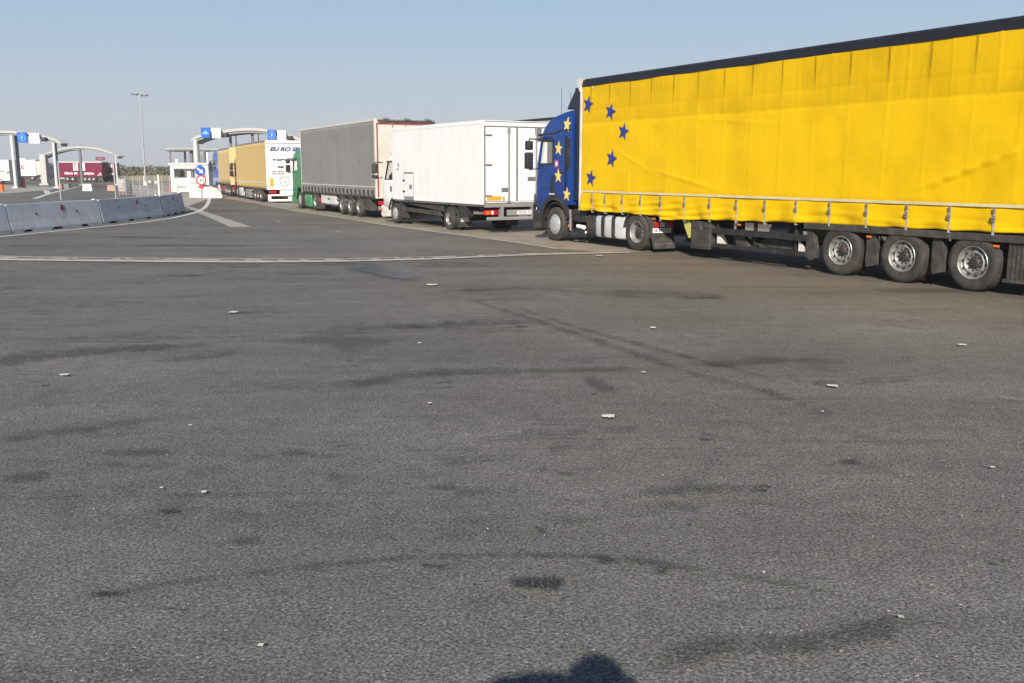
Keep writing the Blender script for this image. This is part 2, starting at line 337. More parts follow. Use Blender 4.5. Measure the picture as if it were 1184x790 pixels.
M['worn_white'] = mat('worn_white_paint', (.62, .61, .58), .8, var=.15, scale=4, dirt=(.22,.21,.2), dirt_amt=.7, dscale=5)
lane = [gp(255,228), gp(300,236), gp(346,245), gp(400,253), gp(456,262), gp(540,273), gp(600,281), gp(645,288), gp(700,292.2), gp(738,291.6)]
d = Vector((-.495,.869,0)); nrm = Vector((.869,.495,0))
lane_far = lane[0]+d*75
poly = [lane_far] + lane + [lane[-1]+nrm*3.0-d*.3, lane[-1]+nrm*9+d*2, lane_far+nrm*9]
sheet('concrete_lane', poly, .004, 'lane_concrete')
def ribbon(name, pts, wd, z, m, n_sub=1):
    s = MB(); pts = [Vector((p[0], p[1], 0)) for p in pts]; L = []
    for i, p in enumerate(pts):
        dd = (pts[min(i+1,len(pts)-1)]-pts[max(i-1,0)]).normalized(); nn = Vector((-dd.y, dd.x, 0)); L.append((p+nn*wd/2, p-nn*wd/2))
    vs = [[s.bm.verts.new((q.x, q.y, z)) for q in ab] for ab in L]
    for i in range(len(vs)-1): s.bm.faces.new((vs[i][0], vs[i][1], vs[i+1][1], vs[i+1][0]))
    o = s.build(name, m); o['kind'] = 'structure'; return o
# pale joint line along the lane edge
ribbon('lane_edge_joint', [lane[0]+d*60]+lane[:-2], .16, .008, 'pale_concrete')
# drainage strip across the yard
drain = [gp(-160,291), gp(0,299), gp(100,300.4), gp(200,301.4), gp(300,302), gp(400,301.3), gp(500,299), gp(600,295), gp(660,293.6), gp(728,292.4)]
wid = [1.05, 1.0, .95, .95, .9, .85, .75, .6, .45, .3]
s = MB(); vs = []
for i, p in enumerate(drain):
    vs.append([s.bm.verts.new((p.x, p.y+wid[i]/2, .012)), s.bm.verts.new((p.x, p.y-wid[i]/2, .012))])
for i in range(len(vs)-1): s.bm.faces.new((vs[i][0], vs[i][1], vs[i+1][1], vs[i+1][0]))
s.build('drainage_strip', 'drain_concrete')['kind'] = 'structure'
s = MB(); vs = []
for i, p in enumerate(drain):
    a, b_ = p.y-wid[i]*.26, p.y-wid[i]*.44
    vs.append([s.bm.verts.new((p.x, a, .016)), s.bm.verts.new((p.x, b_, .016))])
for i in range(len(vs)-1): s.bm.faces.new((vs[i][0], vs[i][1], vs[i+1][1], vs[i+1][0]))
s.build('drainage_strip_edge', 'worn_white')['kind'] = 'structure'
s = MB(); random.seed(5)
for i in range(len(drain)-3):
    a, b_ = drain[i], drain[i+1]; L = (b_-a).length; t_ = 0
    while t_ < L:
        ln = random.choice((.12,.2,.35,.5)); p = a.lerp(b_, t_/L); q2 = a.lerp(b_, min(1, (t_+ln)/L)); o_ = random.uniform(.08,.2)
        if random.random() < .8: s.quad((p.x, p.y+o_-.07, .0165), (q2.x, q2.y+o_-.07, .0165), (q2.x, q2.y+o_+.06, .0165), (p.x, p.y+o_+.06, .0165))
        t_ += ln+random.uniform(.06,.4)
M['slot_dark'] = mat('slot_dark', (.05,.045,.04), .9, var=.3, scale=8, dirt=(.16,.15,.13), dirt_amt=.8, dscale=9)
s.build('drainage_slots', 'slot_dark')['kind'] = 'structure'
# white edge line beside the barrier and the pale concrete wedge
edge = [gp(-120,285.5), gp(-60,280), gp(0,274.3), gp(50,269.3), gp(100,264.3), gp(140,260.3), gp(170,256.8), gp(200,252.4), gp(217,248.7), gp(229,245), gp(236,241.3), gp(240,236.5), gp(243,228.5)]
ribbon('painted_edge_line', edge, .20, .012, 'worn_white')
sheet('concrete_wedge', [gp(210,237.5), gp(266,262.8), gp(291,262.8), gp(222,240)], .008, 'pale_concrete')
sheet('island_pavement', [gp(150,212.5), gp(158,229), gp(213,240), gp(244,229.5), gp(238,226), gp(196,222.5)], .006, 'pale_concrete')
sheet('checkpoint_pavement', [gp(-60,222), gp(8,224), gp(60,219.5), gp(66,215.8), gp(30,214.5), gp(-60,214)], .008, 'pale_concrete')
ribbon('painted_line', [gp(40,230), gp(58,224), gp(92,215.5), gp(98,213.5)], .35, .014, 'worn_white')
ribbon('painted_line', [gp(53,220.5), gp(56,224.4)], .45, .018, 'worn_white')
# ---- tyre marks and stains: thin sheets with an eaten-away edge
def stain_mat(name, col, amt):
    m = bpy.data.materials.new(name); m.use_nodes = True; t = m.node_tree; n = t.nodes; l = t.links; n.clear()
    o = n.new('ShaderNodeOutputMaterial'); mx = n.new('ShaderNodeMixShader'); tr = n.new('ShaderNodeBsdfTransparent')
    df = n.new('ShaderNodeBsdfPrincipled'); df.inputs['Base Color'].default_value = (*col, 1); df.inputs['Roughness'].default_value = .75
    at_ = n.new('ShaderNodeAttribute'); at_.attribute_name = 'edge'; tc = n.new('ShaderNodeTexCoord')
    n1 = n.new('ShaderNodeTexNoise'); n1.inputs['Scale'].default_value = 3.5; n1.inputs['Detail'].default_value = 9; n1.inputs['Roughness'].default_value = .72; l.new(tc.outputs['Object'], n1.inputs['Vector'])
    n2 = n.new('ShaderNodeTexNoise'); n2.inputs['Scale'].default_value = 70; n2.inputs['Detail'].default_value = 3; l.new(tc.outputs['Object'], n2.inputs['Vector'])
    def mt(op, a, b_):
        k = n.new('ShaderNodeMath'); k.operation = op; k.use_clamp = op == 'MULTIPLY'
        for i, v in enumerate((a, b_)):
            if isinstance(v, float): k.inputs[i].default_value = v
            else: l.new(v, k.inputs[i])
        return k.outputs[0]
    r1 = n.new('ShaderNodeMapRange'); r1.inputs[1].default_value = .30; r1.inputs[2].default_value = .72; r1.inputs[3].default_value = -.3; r1.inputs[4].default_value = 1.; l.new(n1.outputs[0], r1.inputs[0])
    r2 = n.new('ShaderNodeMapRange'); r2.inputs[1].default_value = .40; r2.inputs[2].default_value = .60; r2.inputs[3].default_value = .12; r2.inputs[4].default_value = 1.; l.new(n2.outputs[0], r2.inputs[0])
    e = mt('ADD', at_.outputs['Fac'], mt('SUBTRACT', r1.outputs[0], 1.0)); e2 = n.new('ShaderNodeMapRange'); e2.inputs[1].default_value = -.15; e2.inputs[2].default_value = .55; l.new(e, e2.inputs[0])
    f = mt('MULTIPLY', mt('MULTIPLY', e2.outputs[0], r2.outputs[0]), float(amt))
    l.new(f, mx.inputs[0]); l.new(tr.outputs[0], mx.inputs[1]); l.new(df.outputs[0], mx.inputs[2]); l.new(mx.outputs[0], o.inputs[0])
    return m
M['rubber_stain'] = stain_mat('rubber_stain', (.042,.042,.042), .62)
M['oil_stain'] = stain_mat('oil_stain', (.022,.022,.022), 1.)
M['wet_stain'] = stain_mat('wet_stain', (.04,.05,.075), .98); M['wet_stain'].node_tree.nodes['Principled BSDF'].inputs['Roughness'].default_value = .3
M['pale_stain'] = stain_mat('pale_stain', (.30,.26,.21), .6)
zc = [.0205]
def smear(name, pts, widths, m, strength=1.):
    """pts in photo pixels on the ground; widths in metres"""
    P = [gp(*p) for p in pts]; fine = []
    for i in range(len(P)-1):          # Catmull-Rom refinement
        p0, p1, p2, p3 = P[max(i-1,0)], P[i], P[i+1], P[min(i+2, len(P)-1)]
        w1, w2 = widths[i] if isinstance(widths, list) else widths, widths[i+1] if isinstance(widths, list) else widths
        K = 8
        for k in range(K + (i == len(P)-2)):
            t = k/K; fine.append((.5*((2*p1)+(p2-p0)*t+(2*p0-5*p1+4*p2-p3)*t*t+(3*p1-p0-3*p2+p3)*t**3), w1*(1-t)+w2*t))
    bm = bmesh.new(); U = (-1,-.6,-.25,.25,.6,1); E_ = (0,.6,1,1,.6,0); lay = []; rows = []; n = len(fine)
    z = zc[0]; zc[0] += .0004
    for i, (p, wd) in enumerate(fine):
        dd = (fine[min(i+1,n-1)][0]-fine[max(i-1,0)][0]).normalized(); nn = Vector((-dd.y, dd.x, 0)); ef = min(1, min(i, n-1-i)/(n*.22))
        rows.append([bm.verts.new((p.x+nn.x*u*wd/2, p.y+nn.y*u*wd/2, z)) for u in U]); lay += [e*ef*strength for e in E_]
    for i in range(n-1):
        for k in range(5): bm.faces.new((rows[i][k], rows[i+1][k], rows[i+1][k+1], rows[i][k+1]))
    bmesh.ops.recalc_face_normals(bm, faces=bm.faces[:])
    me = bpy.data.meshes.new(name); bm.to_mesh(me); bm.free(); me.materials.append(M[m])
    a = me.attributes.new('edge', 'FLOAT', 'POINT'); a.data.foreach_set('value', lay)
    o = bpy.data.objects.new(name, me); C.objects.link(o); o['kind'] = 'structure'; o.visible_shadow = True
    return o
for pts, wd, mt_, st in [
    ([(-60,428),(0,418),(90,408),(180,403),(287,395)], [1.5,1.3,.9,.7,.5], 'rubber_stain', 1.15),
    ([(0,402),(120,392),(230,389)], .8, 'rubber_stain', .8),
    ([(150,422),(240,412),(285,405)], .7, 'rubber_stain', .85),
    ([(0,284.8),(60,285.2)], .5, 'rubber_stain', 1.), ([(130,286),(190,284),(260,285),(345,284)], [.5,1.0,.7,.3], 'rubber_stain', 1.3),
    ([(165,320.5),(205,319.5),(243,319)], .5, 'oil_stain', .9), ([(0,334),(45,333)], .4, 'rubber_stain', 1.1),
    ([(240,364),(300,362),(345,363)], .35, 'rubber_stain', 1.1),
    ([(345,306),(400,306),(460,309)], .9, 'rubber_stain', 1.),
    ([(505,338),(545,348),(616,371),(704,400),(790,430),(885,455),(960,482),(1045,513)], [.2,.25,.3,.3,.3,.3,.3,.25], 'rubber_stain', .95),
    ([(540,343),(600,358),(660,378),(740,400),(800,416),(880,436),(960,455)], [.15,.2,.22,.22,.22,.2,.2], 'rubber_stain', 1.0),
    ([(340,380),(470,379),(580,375),(650,372)], [.9,.7,.5,.3], 'rubber_stain', 1.05),
    ([(320,452),(400,447),(484,435),(580,431),(653,430),(740,429),(840,431)], [1.,.7,.5,.4,.35,.3,.3], 'rubber_stain', 1.1),
    ([(510,341),(600,334),(700,342)], .7, 'rubber_stain', .9), ([(690,344),(760,344),(860,345)], .5, 'rubber_stain', 1.),
    ([(784,423),(850,421),(920,418),(1000,421)], [.5,.6,.5,.4], 'rubber_stain', 1.15),
    ([(-30,726),(60,706),(127,692),(230,676),(304,667),(456,652),(600,647),(721,652),(800,663),(888,677),(989,697),(1050,706),(1130,720)], [.16,.17,.17,.16,.15,.13,.12,.13,.13,.14,.14,.12,.1], 'rubber_stain', .95),
    ([(725,792),(780,768),(837,753),(939,753),(1040,728),(1115,716)], [.22,.25,.25,.28,.26,.2], 'rubber_stain', 1.1),
    ([(-20,515),(40,506),(120,496),(220,480)], [.45,.4,.4,.3], 'rubber_stain', 1.1), ([(-10,557),(25,556),(58,553)], .3, 'rubber_stain', 1.3),
    ([(682,436),(690,447),(706,457)], .35, 'rubber_stain', 1.2), ([(1000,466),(1030,470)], .35, 'rubber_stain', .6),
    ([(580,680),(618,679),(656,681)], .22, 'oil_stain', 1.25), ([(480,660),(500,661),(520,663)], .11, 'oil_stain', 1.), ([(100,694),(122,694),(142,693)], .11, 'oil_stain', .9),
    ([(230,686),(246,684),(264,682)], .1, 'oil_stain', .8), ([(640,551),(655,552),(668,553)], .1, 'oil_stain', 1.), ([(182,597),(195,597),(208,594)], .08, 'oil_stain', .8),
    ([(485,567),(510,568),(530,567)], .16, 'rubber_stain', 1.), ([(928,534),(960,537)], .1, 'oil_stain', .7), ([(1040,417),(1048,418),(1056,419)], .3, 'oil_stain', .9),
    ([(940,444),(955,446),(972,447)], .3, 'rubber_stain', 1.2), ([(345,284),(330,276),(290,262)], .5, 'rubber_stain', .6), ([(500,376),(540,374),(575,375)], .45, 'oil_stain', .7),
    ([(405,307),(430,312),(455,319),(484,329)], [.9,1.5,1.1,.4], 'wet_stain', 1.4),
    ([(1148,462),(1170,465),(1200,468)], .18, 'pale_stain', 1.1), ([(985,398),(1020,401)], .2, 'pale_stain', .8), ([(905,491),(930,496)], .15, 'pale_stain', .7), ([(748,528),(760,529),(775,530)], .3, 'pale_stain', .6),
    ([(640,300),(700,302),(760,310)], 1.5, 'rubber_stain', .55), ([(784,346),(815,345),(848,347)], .5, 'rubber_stain', 1.2),
    ([(0,610),(160,590),(330,580),(500,588)], 1.1, 'rubber_stain', .5), ([(700,600),(850,560),(1000,540),(1184,548)], 1.2, 'rubber_stain', .5),
    ([(180,560),(280,540),(420,525)], .6, 'rubber_stain', .65), ([(760,480),(900,500),(1100,490)], .7, 'rubber_stain', .5)]:
    smear('tyre_mark' if mt_ == 'rubber_stain' else 'stain', pts, wd, mt_, st)
rs = random.Random(21)      # many lesser scuffs and drips, thickest on the left where lorries turn
for k in range(70):
    py = 303+rs.random()**1.3*330; px = rs.uniform(-20, 760 if k % 3 else 1150); ln = rs.uniform(25, 150)*(.55+py/700); dy = rs.uniform(-.09,.04)*ln
    if px > 640 and py < 350: continue
    dist = CF*CH/(py-197); wd_ = rs.uniform(.012,.05)*dist
    smear('tyre_mark', [(px-ln/2, py-dy/2), (px-ln*.1, py+rs.uniform(-2,2)), (px+ln/2, py+dy/2)], [wd_*rs.uniform(.4,1), wd_, wd_*rs.uniform(.3,1)], 'rubber_stain', rs.uniform(.6,1.15))
for k in range(38):
    py = 330+rs.random()*400; px = rs.uniform(0, 1184); a_ = rs.uniform(3, 13)*(.5+py/800)
    smear('stain', [(px-a_, py+rs.uniform(-1,1)), (px, py), (px+a_, py+rs.uniform(-1,1))], rs.uniform(.03,.10)*(1+(600-min(py,600))/200), 'oil_stain', rs.uniform(.6,1.1))
# far field and bank
M['dry_field'] = mat('dry_field', (.30, .23, .12), .95, var=.25, scale=.05, dirt=(.15,.15,.07), dirt_amt=.7, dscale=.06, stretch=(.3,1.5,1))
def field():
    bm = bmesh.new(); xs = list(range(-420, 421, 12)); ys = [158,164,172,182,200,225,260,320,420,700,1300,2400]; hs = [-.05,.35,.6,.75,.8,.8,.7,.6,.5,.4,.3,.2]
    vs = []
    for y, h in zip(ys, hs):
        row = []
        for x in xs:
            X = max(x, -.425*y+4) if y < 300 else x*(1 if y < 430 else y/420)
            hh = -.05 if (y < 300 and x <= -.425*y+4) else h*(1+.25*noise.noise(Vector((x*.03,y*.02,3))))
            row.append(bm.verts.new((X, y+noise.noise(Vector((x*.02,y*.1,0)))*3, hh)))
        vs.append(row)
    for j in range(len(ys)-1):
        for i in range(len(xs)-1): bm.faces.new((vs[j][i], vs[j][i+1], vs[j+1][i+1], vs[j+1][i]))
    me = bpy.data.meshes.new('field'); bm.to_mesh(me); bm.free(); me.materials.append(M['dry_field']); o = bpy.data.objects.new('field', me); C.objects.link(o); o['kind'] = 'structure'
field()

# ------------------------------------------------------------ vehicle parts (local frame: x forward, y left, z up)
wheel_cache = {}
def wheel(parent, x, y, r, wd, style, side=1):
    """rim mesh as the wheel, tyre as its child; side=1: outer face towards +y"""
    key = (round(r,3), wd, style)
    if key not in wheel_cache:
        ri = r*.60
        t = MB(); prof = [(ri*.98,-wd*.30),(ri*1.02,-wd*.46),(r*.80,-wd*.5),(r*.94,-wd*.46),(r*.985,-wd*.40),(r,-wd*.33)]
        for k in range(4):      # tread grooves
            c_ = -wd*.24+k*wd*.16; prof += [(r,c_-.012),(r-.012,c_-.006),(r-.012,c_+.006),(r,c_+.012)]
        prof += [(r,wd*.33),(r*.985,wd*.40),(r*.94,wd*.46),(r*.90,wd*.475),(r*.885,wd*.49),(r*.80,wd*.5),(r*.70,wd*.488),(ri*1.02,wd*.46),(ri*.98,wd*.38)]
        t.lathe(prof, 40); to = t.build('tyre', 'tyre', smooth=True, angle=50)
        h = MB()
        if style == 'cover':       # domed white wheel trim with slots
            h.lathe([(ri,-wd*.3),(ri,wd*.40),(ri*.95,wd*.44),(ri*.90,wd*.41),(ri*.86,wd*.45),(ri*.62,wd*.54),(ri*.35,wd*.57),(0,wd*.58)], 32); m_ = 'rim_cover'
            for k in range(10):
                a = k*math.pi/5; h.box(-.012,.012,-.01,.01,-.012,.012) if False else None
        elif style == 'dish':      # deep drive wheel
            h.lathe([(ri,-wd*.3),(ri,wd*.42),(ri*.94,wd*.45),(ri*.90,wd*.40),(ri*.86,wd*.05),(ri*.78,-wd*.10),(ri*.45,-wd*.10),(ri*.43,wd*.16),(ri*.30,wd*.20),(0,wd*.20)], 32); m_ = 'rim_steel'
        else:                      # trailer wheel: flange, ring of hand holes, hub
            h.lathe([(ri,-wd*.3),(ri,wd*.42),(ri*.95,wd*.46),(ri*.90,wd*.42),(ri*.88,wd*.30),(ri*.82,wd*.27),(ri*.60,wd*.36),(ri*.50,wd*.30),(ri*.38,wd*.26),(0,wd*.26)], 32); m_ = 'rim_steel'
        ho = h.build('wheel', m_, smooth=True, angle=40)
        # hand holes and nuts as their own dark pieces
        kx = MB()
        for k in range(10):
            a = k*math.pi/5
            if style == 'dish': rad, yy, rr = ri*.62, -wd*.10+.004, ri*.085
            elif style == 'cover': rad, yy, rr = ri*.78, wd*.485, ri*.045
            else: rad, yy, rr = ri*.73, wd*.315, ri*.085
            kx.lathe([(rr, -.006), (rr, .006), (0, .007)], 10, Matrix.Translation((rad*math.cos(a), yy, rad*math.sin(a))))
        if style != 'cover':
            hb = ri*.36; kx.lathe([(hb, wd*.1), (hb, wd*.30), (hb*.8, wd*.36), (hb*.5, wd*.38), (0, wd*.38)], 16)
            for k in range(10):
                a = (k+.5)*math.pi/5; kx.lathe([(.016, 0), (.016, .03), (0, .032)], 6, Matrix.Translation((ri*.46*math.cos(a), wd*.24 if style != 'dish' else wd*.13, ri*.46*math.sin(a))))
        ko = kx.build('hub', 'hub_dark', smooth=True, angle=40)
        wheel_cache[key] = (to.data, ho.data, ko.data)
        for o in (to, ho, ko): bpy.data.objects.remove(o)
    td, hd, kd = wheel_cache[key]
    o = bpy.data.objects.new('wheel', hd); C.objects.link(o); o.parent = parent; o.location = (x, y, r); o.rotation_euler = (0, random.uniform(0, 6), 0 if side == 1 else math.pi)
    if side != 1: o.rotation_euler = (0, random.uniform(0,6), math.pi)
    for nm, dta in (('tyre', td), ('hub', kd)):
        c = bpy.data.objects.new(nm, dta); C.objects.link(c); c.parent = o
    return o
def axle(parent, x, yo, r, wd, style, dual=False):
    for s in (1, -1):
        wheel(parent, x, s*(yo-wd/2), r, wd, style, s)
        if dual:
            t = bpy.data.objects.new('inner_tyre', wheel_cache[(round(r,3), wd, style)][0]); C.objects.link(t); t.parent = parent; t.location = (x, s*(yo-wd*1.65), r)

def loft_cab(parent, levels, side_x, win, ws, m, zlow=None, name='cab_body', glass=True, curt=False):
    """levels: (z, x_back, x_front, half width, corner radius); side_x: sample xs of the sides; win=(x0,x1,z0,z1) side window; ws=(z0,z1) windscreen; zlow(x): lower edge"""
    bm = bmesh.new(); gm = bmesh.new(); NA = 6; rings = []; grings = []
    for li, (z, xb, xf, hw, r) in enumerate(levels):
        left = [(min(max(x, xb), xf-r), hw) for x in side_x]
        arc = [(xf-r+r*math.sin(a), hw-r+r*math.cos(a)) for a in [(k+1)*math.pi/2/NA for k in range(NA)]]
        front = [(xf+.03*(1-abs(f)), (hw-r)*f) for f in (.6,.2,-.2,-.6)]
        half = left+arc; ring = half+front+[(x, -y) for x, y in half[::-1]]
        pts = []
        for (x, y) in ring:
            zz = z
            if li == 0 and zlow: zz = zlow(x)
            pts.append((x, y, zz))
        rings.append(pts)
    nS = len(side_x); n = len(rings[0])
    V = [[bm.verts.new(p) for p in ring] for ring in rings]; sk = []
    for k in range(len(levels)-1):
        zc_ = (levels[k][0]+levels[k+1][0])/2
        for i in range(n-1):
            a, b_ = rings[k][i], rings[k][i+1]; xc = (a[0]+b_[0])/2
            side = (i < nS-1) or (i >= n-nS)
            isw = side and win and win[2] < zc_ < win[3] and win[0] < (side_x[i if i < nS-1 else n-2-i]+side_x[i+1 if i < nS-1 else n-1-i])/2 < win[1]
            isf = (not side) and ws and ws[0] < zc_ < ws[1] and nS-1+2 <= i <= n-nS-3
            if isw or isf: sk.append((rings[k][i], rings[k][i+1], rings[k+1][i+1], rings[k+1][i], isf)); continue
            bm.faces.new((V[k][i], V[k][i+1], V[k+1][i+1], V[k+1][i]))
        bm.faces.new((V[k][n-1], V[k][0], V[k+1][0], V[k+1][n-1]))
    bm.faces.new(V[-1])
    bmesh.ops.remove_doubles(bm, verts=bm.verts[:], dist=.0005)
    bmesh.ops.recalc_face_normals(bm, faces=bm.faces[:])
    me = bpy.data.meshes.new(name); bm.to_mesh(me); bm.free(); me.materials.append(M[m])
    for p in me.polygons: p.use_smooth = True
    me.set_sharp_from_angle(angle=R(32)); cab_ = bpy.data.objects.new(name, me); C.objects.link(cab_); cab_.parent = parent
    so = cab_.modifiers.new('thick', 'SOLIDIFY'); so.thickness = .035; so.offset = -1
    for nm, fl in (('windscreen', True), ('side_window', False)):
        for sgn in ((1, -1) if nm == 'side_window' else (0,)):
            gq = MB()
            for q_ in sk:
                if q_[4] != fl: continue
                if sgn and q_[0][1]*sgn < 0: continue
                gq.quad(*[Vector(p)-Vector((0, .012*(1 if p[1] > 0 else -1) if not fl else 0, 0))-Vector((.012 if fl else 0, 0, 0)) for p in q_[:4]])
            bmesh.ops.remove_doubles(gq.bm, verts=gq.bm.verts[:], dist=.001); gq.build(nm, 'glass', cab_)
    return cab_
def cab_interior(cab_, x0, x1, hw, z0, seat_x, wheel_z):
    s = MB(); s.box(x0+.06, x0+.12, -hw+.08, hw-.08, z0, z0+1.5); s.box(x0+.06, x1-.25, -hw+.08, hw-.08, z0-.06, z0); s.box(x1-.55, x1-.2, -hw+.15, hw-.15, z0, z0+.72, .06)
    s.build('cab_lining', 'interior', cab_)
    for sy in (1, -1):
        b = MB(); b.box(seat_x-.25, seat_x+.25, sy*.62-.25, sy*.62+.25, z0+.25, z0+.42, .05); b.box(seat_x-.36, seat_x-.22, sy*.62-.24, sy*.62+.24, z0+.4, z0+1.05, .05); b.build('seat', 'seat_fabric', cab_, True)
    t = MB(); c_ = Vector((x1-.62, .62, wheel_z)); pts = []
    for k in range(21):
        a = k*math.pi/10; pts.append(c_+Vector((.12*math.sin(a), .22*math.cos(a), .19*math.sin(a))))
    t.tube(pts, .014, 6, False); t.build('steering_wheel', 'black_plastic', cab_)
def mirror(cab_, x, y, z0, z1, zs, side=1, m='black_plastic'):
    b = MB(); b.box(x-.07, x+.10, y-.11, y+.11, z0, zs-.03, .04); b.box(x-.07, x+.09, y-.10, y+.10, zs+.03, z1, .04)
    b.tube([(x-.3, y-side*.16, z1+.03), (x, y, z1+.05), (x, y, z1-.03)], .022, 6); b.tube([(x-.3, y-side*.16, z0+.02), (x, y, z0-.02), (x, y, z0+.04)], .018, 6)
    o = b.build('side_mirror', m, cab_, True); g_ = MB(); g_.box(x-.075, x-.072, y-.085, y+.085, z0+.05, zs-.08); g_.build('mirror_glass', 'dark_glass', cab_); return o

def curtain_mesh(x0, x1, zt, zbf, y, amp=1., step=.05, hero=False):
    bm = bmesh.new(); nx = max(8, int((x1-x0)/step)); nz_ = max(8, int((zt-1)/step)); rows = []
    for j in range(nz_+1):
        row = []
        for i in range(nx+1):
            x = x0+(x1-x0)*i/nx; zb = zbf(x); z = zb+(zt-zb)*j/nz_
            d = .018*noise.noise(Vector((x*.9, 0, z*1.2)))+(.005 if hero else .010)*noise.noise(Vector((x*3.1, 4, z*.6)))
            if hero:
                sm = abs(((x/.8) % 1)-.5)*.8
                if z > zt-.95: d += .006*math.exp(-(sm/.016)**2)-.006*math.exp(-((z-3.33)/.03)**2)-.008*math.exp(-((z-3.0)/.05)**2)                       # welded ribs at the top
                sm2 = abs((((x+.4)/.8) % 1)-.5)*.8; d += .007*math.exp(-(sm2/.015)**2)*(1 if z > 1.4 else 0)
                if z < 1.33:    # loose skirt under the belt, pulled in at each strap
                    k = (1.33-z)/.45; st = abs((((x-.27)/.81) % 1)-.5)*2
                    d += k*.03*math.cos((1-st)*math.pi)+.034*k*noise.noise(Vector((x*1.2, 7, z*13)))*(1.6 if x > 4.5 else .8)+.012*k*noise.noise(Vector((x*5, 2, z*4)))
                    fold = math.sin((z+.07*(x-5.6))*46)*.011*max(0, 1-abs(x-5.0)/2.2); d += fold*k*2
                d += -.012*math.exp(-((z-1.35)/.03)**2)
                # diagonal crease low on the right and another in the middle
                for (ax, az, bx, bz, am) in ((-1.35,1.5,-3.6,2.3,.035), (5.6,1.9,3.1,1.45,.02), (7.3,2.5,5.2,1.7,.012), (4.6,3.0,1.2,2.7,.010)):
                    t = ((x-ax)*(bx-ax)+(z-az)*(bz-az))/((bx-ax)**2+(bz-az)**2)
                    if -.1 < t < 1.1:
                        dist = abs((x-ax)*(bz-az)-(z-az)*(bx-ax))/math.hypot(bx-ax, bz-az)
                        d += am*math.exp(-(dist/.042)**2)*(.4+.6*abs(math.sin(t*22)))*math.sin(math.pi*min(1, max(0, t)))
            row.append(bm.verts.new((x, y+d*amp, z)))
        rows.append(row)
    for j in range(nz_):
        for i in range(nx): bm.faces.new((rows[j][i], rows[j][i+1], rows[j+1][i+1], rows[j+1][i]))
    bmesh.ops.recalc_face_normals(bm, faces=bm.faces[:])
    return bm
def curtain(parent, x0, x1, zt, zbf, y, m, amp=1., step=.05, hero=False, name='side_curtain'):
    bm = curtain_mesh(x0, x1, zt, zbf, y, amp, step, hero); me = bpy.data.meshes.new(name); bm.to_mesh(me); bm.free(); me.materials.append(M[m])
    for p in me.polygons: p.use_smooth = True
    o = bpy.data.objects.new(name, me); C.objects.link(o); o.parent = parent
    so = o.modifiers.new('t', 'SOLIDIFY'); so.thickness = .006; so.offset = 0
    return o
def place(name, P, hd, w_, label, cat, group=None):
    """P ground point of the left-hand outer wheel faces at local x=0"""
    h = R(hd); c_ = Vector((P[0]+math.sin(h)*w_, P[1]-math.cos(h)*w_, 0))
    return empty(name, c_, h, label, cat, group)

# ============================================================ the yellow lorry with the blue cab
GT = 'articulated lorries queuing in the concrete lane'
T = place('articulated_truck', (5.9068, 17.0836), 119.66, 1.25, 'big yellow curtain-sided lorry with a blue starred cab', 'lorry', GT)
W_ = 1.25
def zb(x):
    pts = [(-4.8,.95),(-3.4,.95),(-1,.93),(1,.90),(2.5,.865),(4.0,.83),(4.9,.78),(5.12,.775),(5.25,.85),(6.3,.87),(7.3,.86),(8.42,.87)]
    for (a, za), (b_, zb_) in zip(pts, pts[1:]):
        if a <= x <= b_: return za+(zb_-za)*(x-a)/(b_-a) + .006*math.sin(x*9)
    return .9
cur = curtain(T, -4.75, 8.38, 3.93, zb, W_+.005, 'curtain_yellow', 1., .032, True)
cur2 = curtain(T, -4.75, 8.38, 3.93, zb, -W_-.005, 'curtain_yellow', -1., .12)
# straps with ratchets (children of the curtain)
for k, sx in enumerate([7.84,7.28,6.57,5.86,5.12,4.29,3.48,2.67,1.87,1.06,.25,-.57,-1.39,-2.19,-2.95,-3.75,-4.5]):
    s = MB(); y = W_+.035; s.box(sx-.019, sx+.019, y, y+.004, zb(sx)-.03, 1.31); s.box(sx-.019, sx+.019, W_-.02, y+.004, zb(sx)-.04, zb(sx)-.03); s.build('strap', 'strap_grey', cur)
    s = MB(); s.box(sx-.028, sx+.028, y+.005, y+.03, 1.10, 1.20, .006); s.tube([(sx-.035,y+.03,1.15),(sx+.035,y+.03,1.15)], .012, 6); s.box(sx-.022, sx+.022, y+.005, y+.018, 1.24, 1.32, .004); s.build('ratchet_buckle', 'steel', cur)
s = MB(); s.box(-4.74, 8.28, W_+.022, W_+.030, 1.325, 1.372); s.build('belt_band', mat('belt_band', (.62,.56,.36), .7, var=.1, scale=20, dirt=(.4,.3,.1), dirt_amt=.5, stretch=(1,1,1)), cur)
for (cx, cz, r, rot) in ((8.10,3.48,.225,.25),(7.14,3.25,.225,.3),(6.60,2.77,.225,.25),(7.06,2.15,.225,.25),(7.93,1.68,.225,.2)):
    s = MB(); s.prism(star_pts(cx, cz, r, -rot), 'y', W_+.024, W_+.028); s.build('star_decal', 'star_blue', cur)
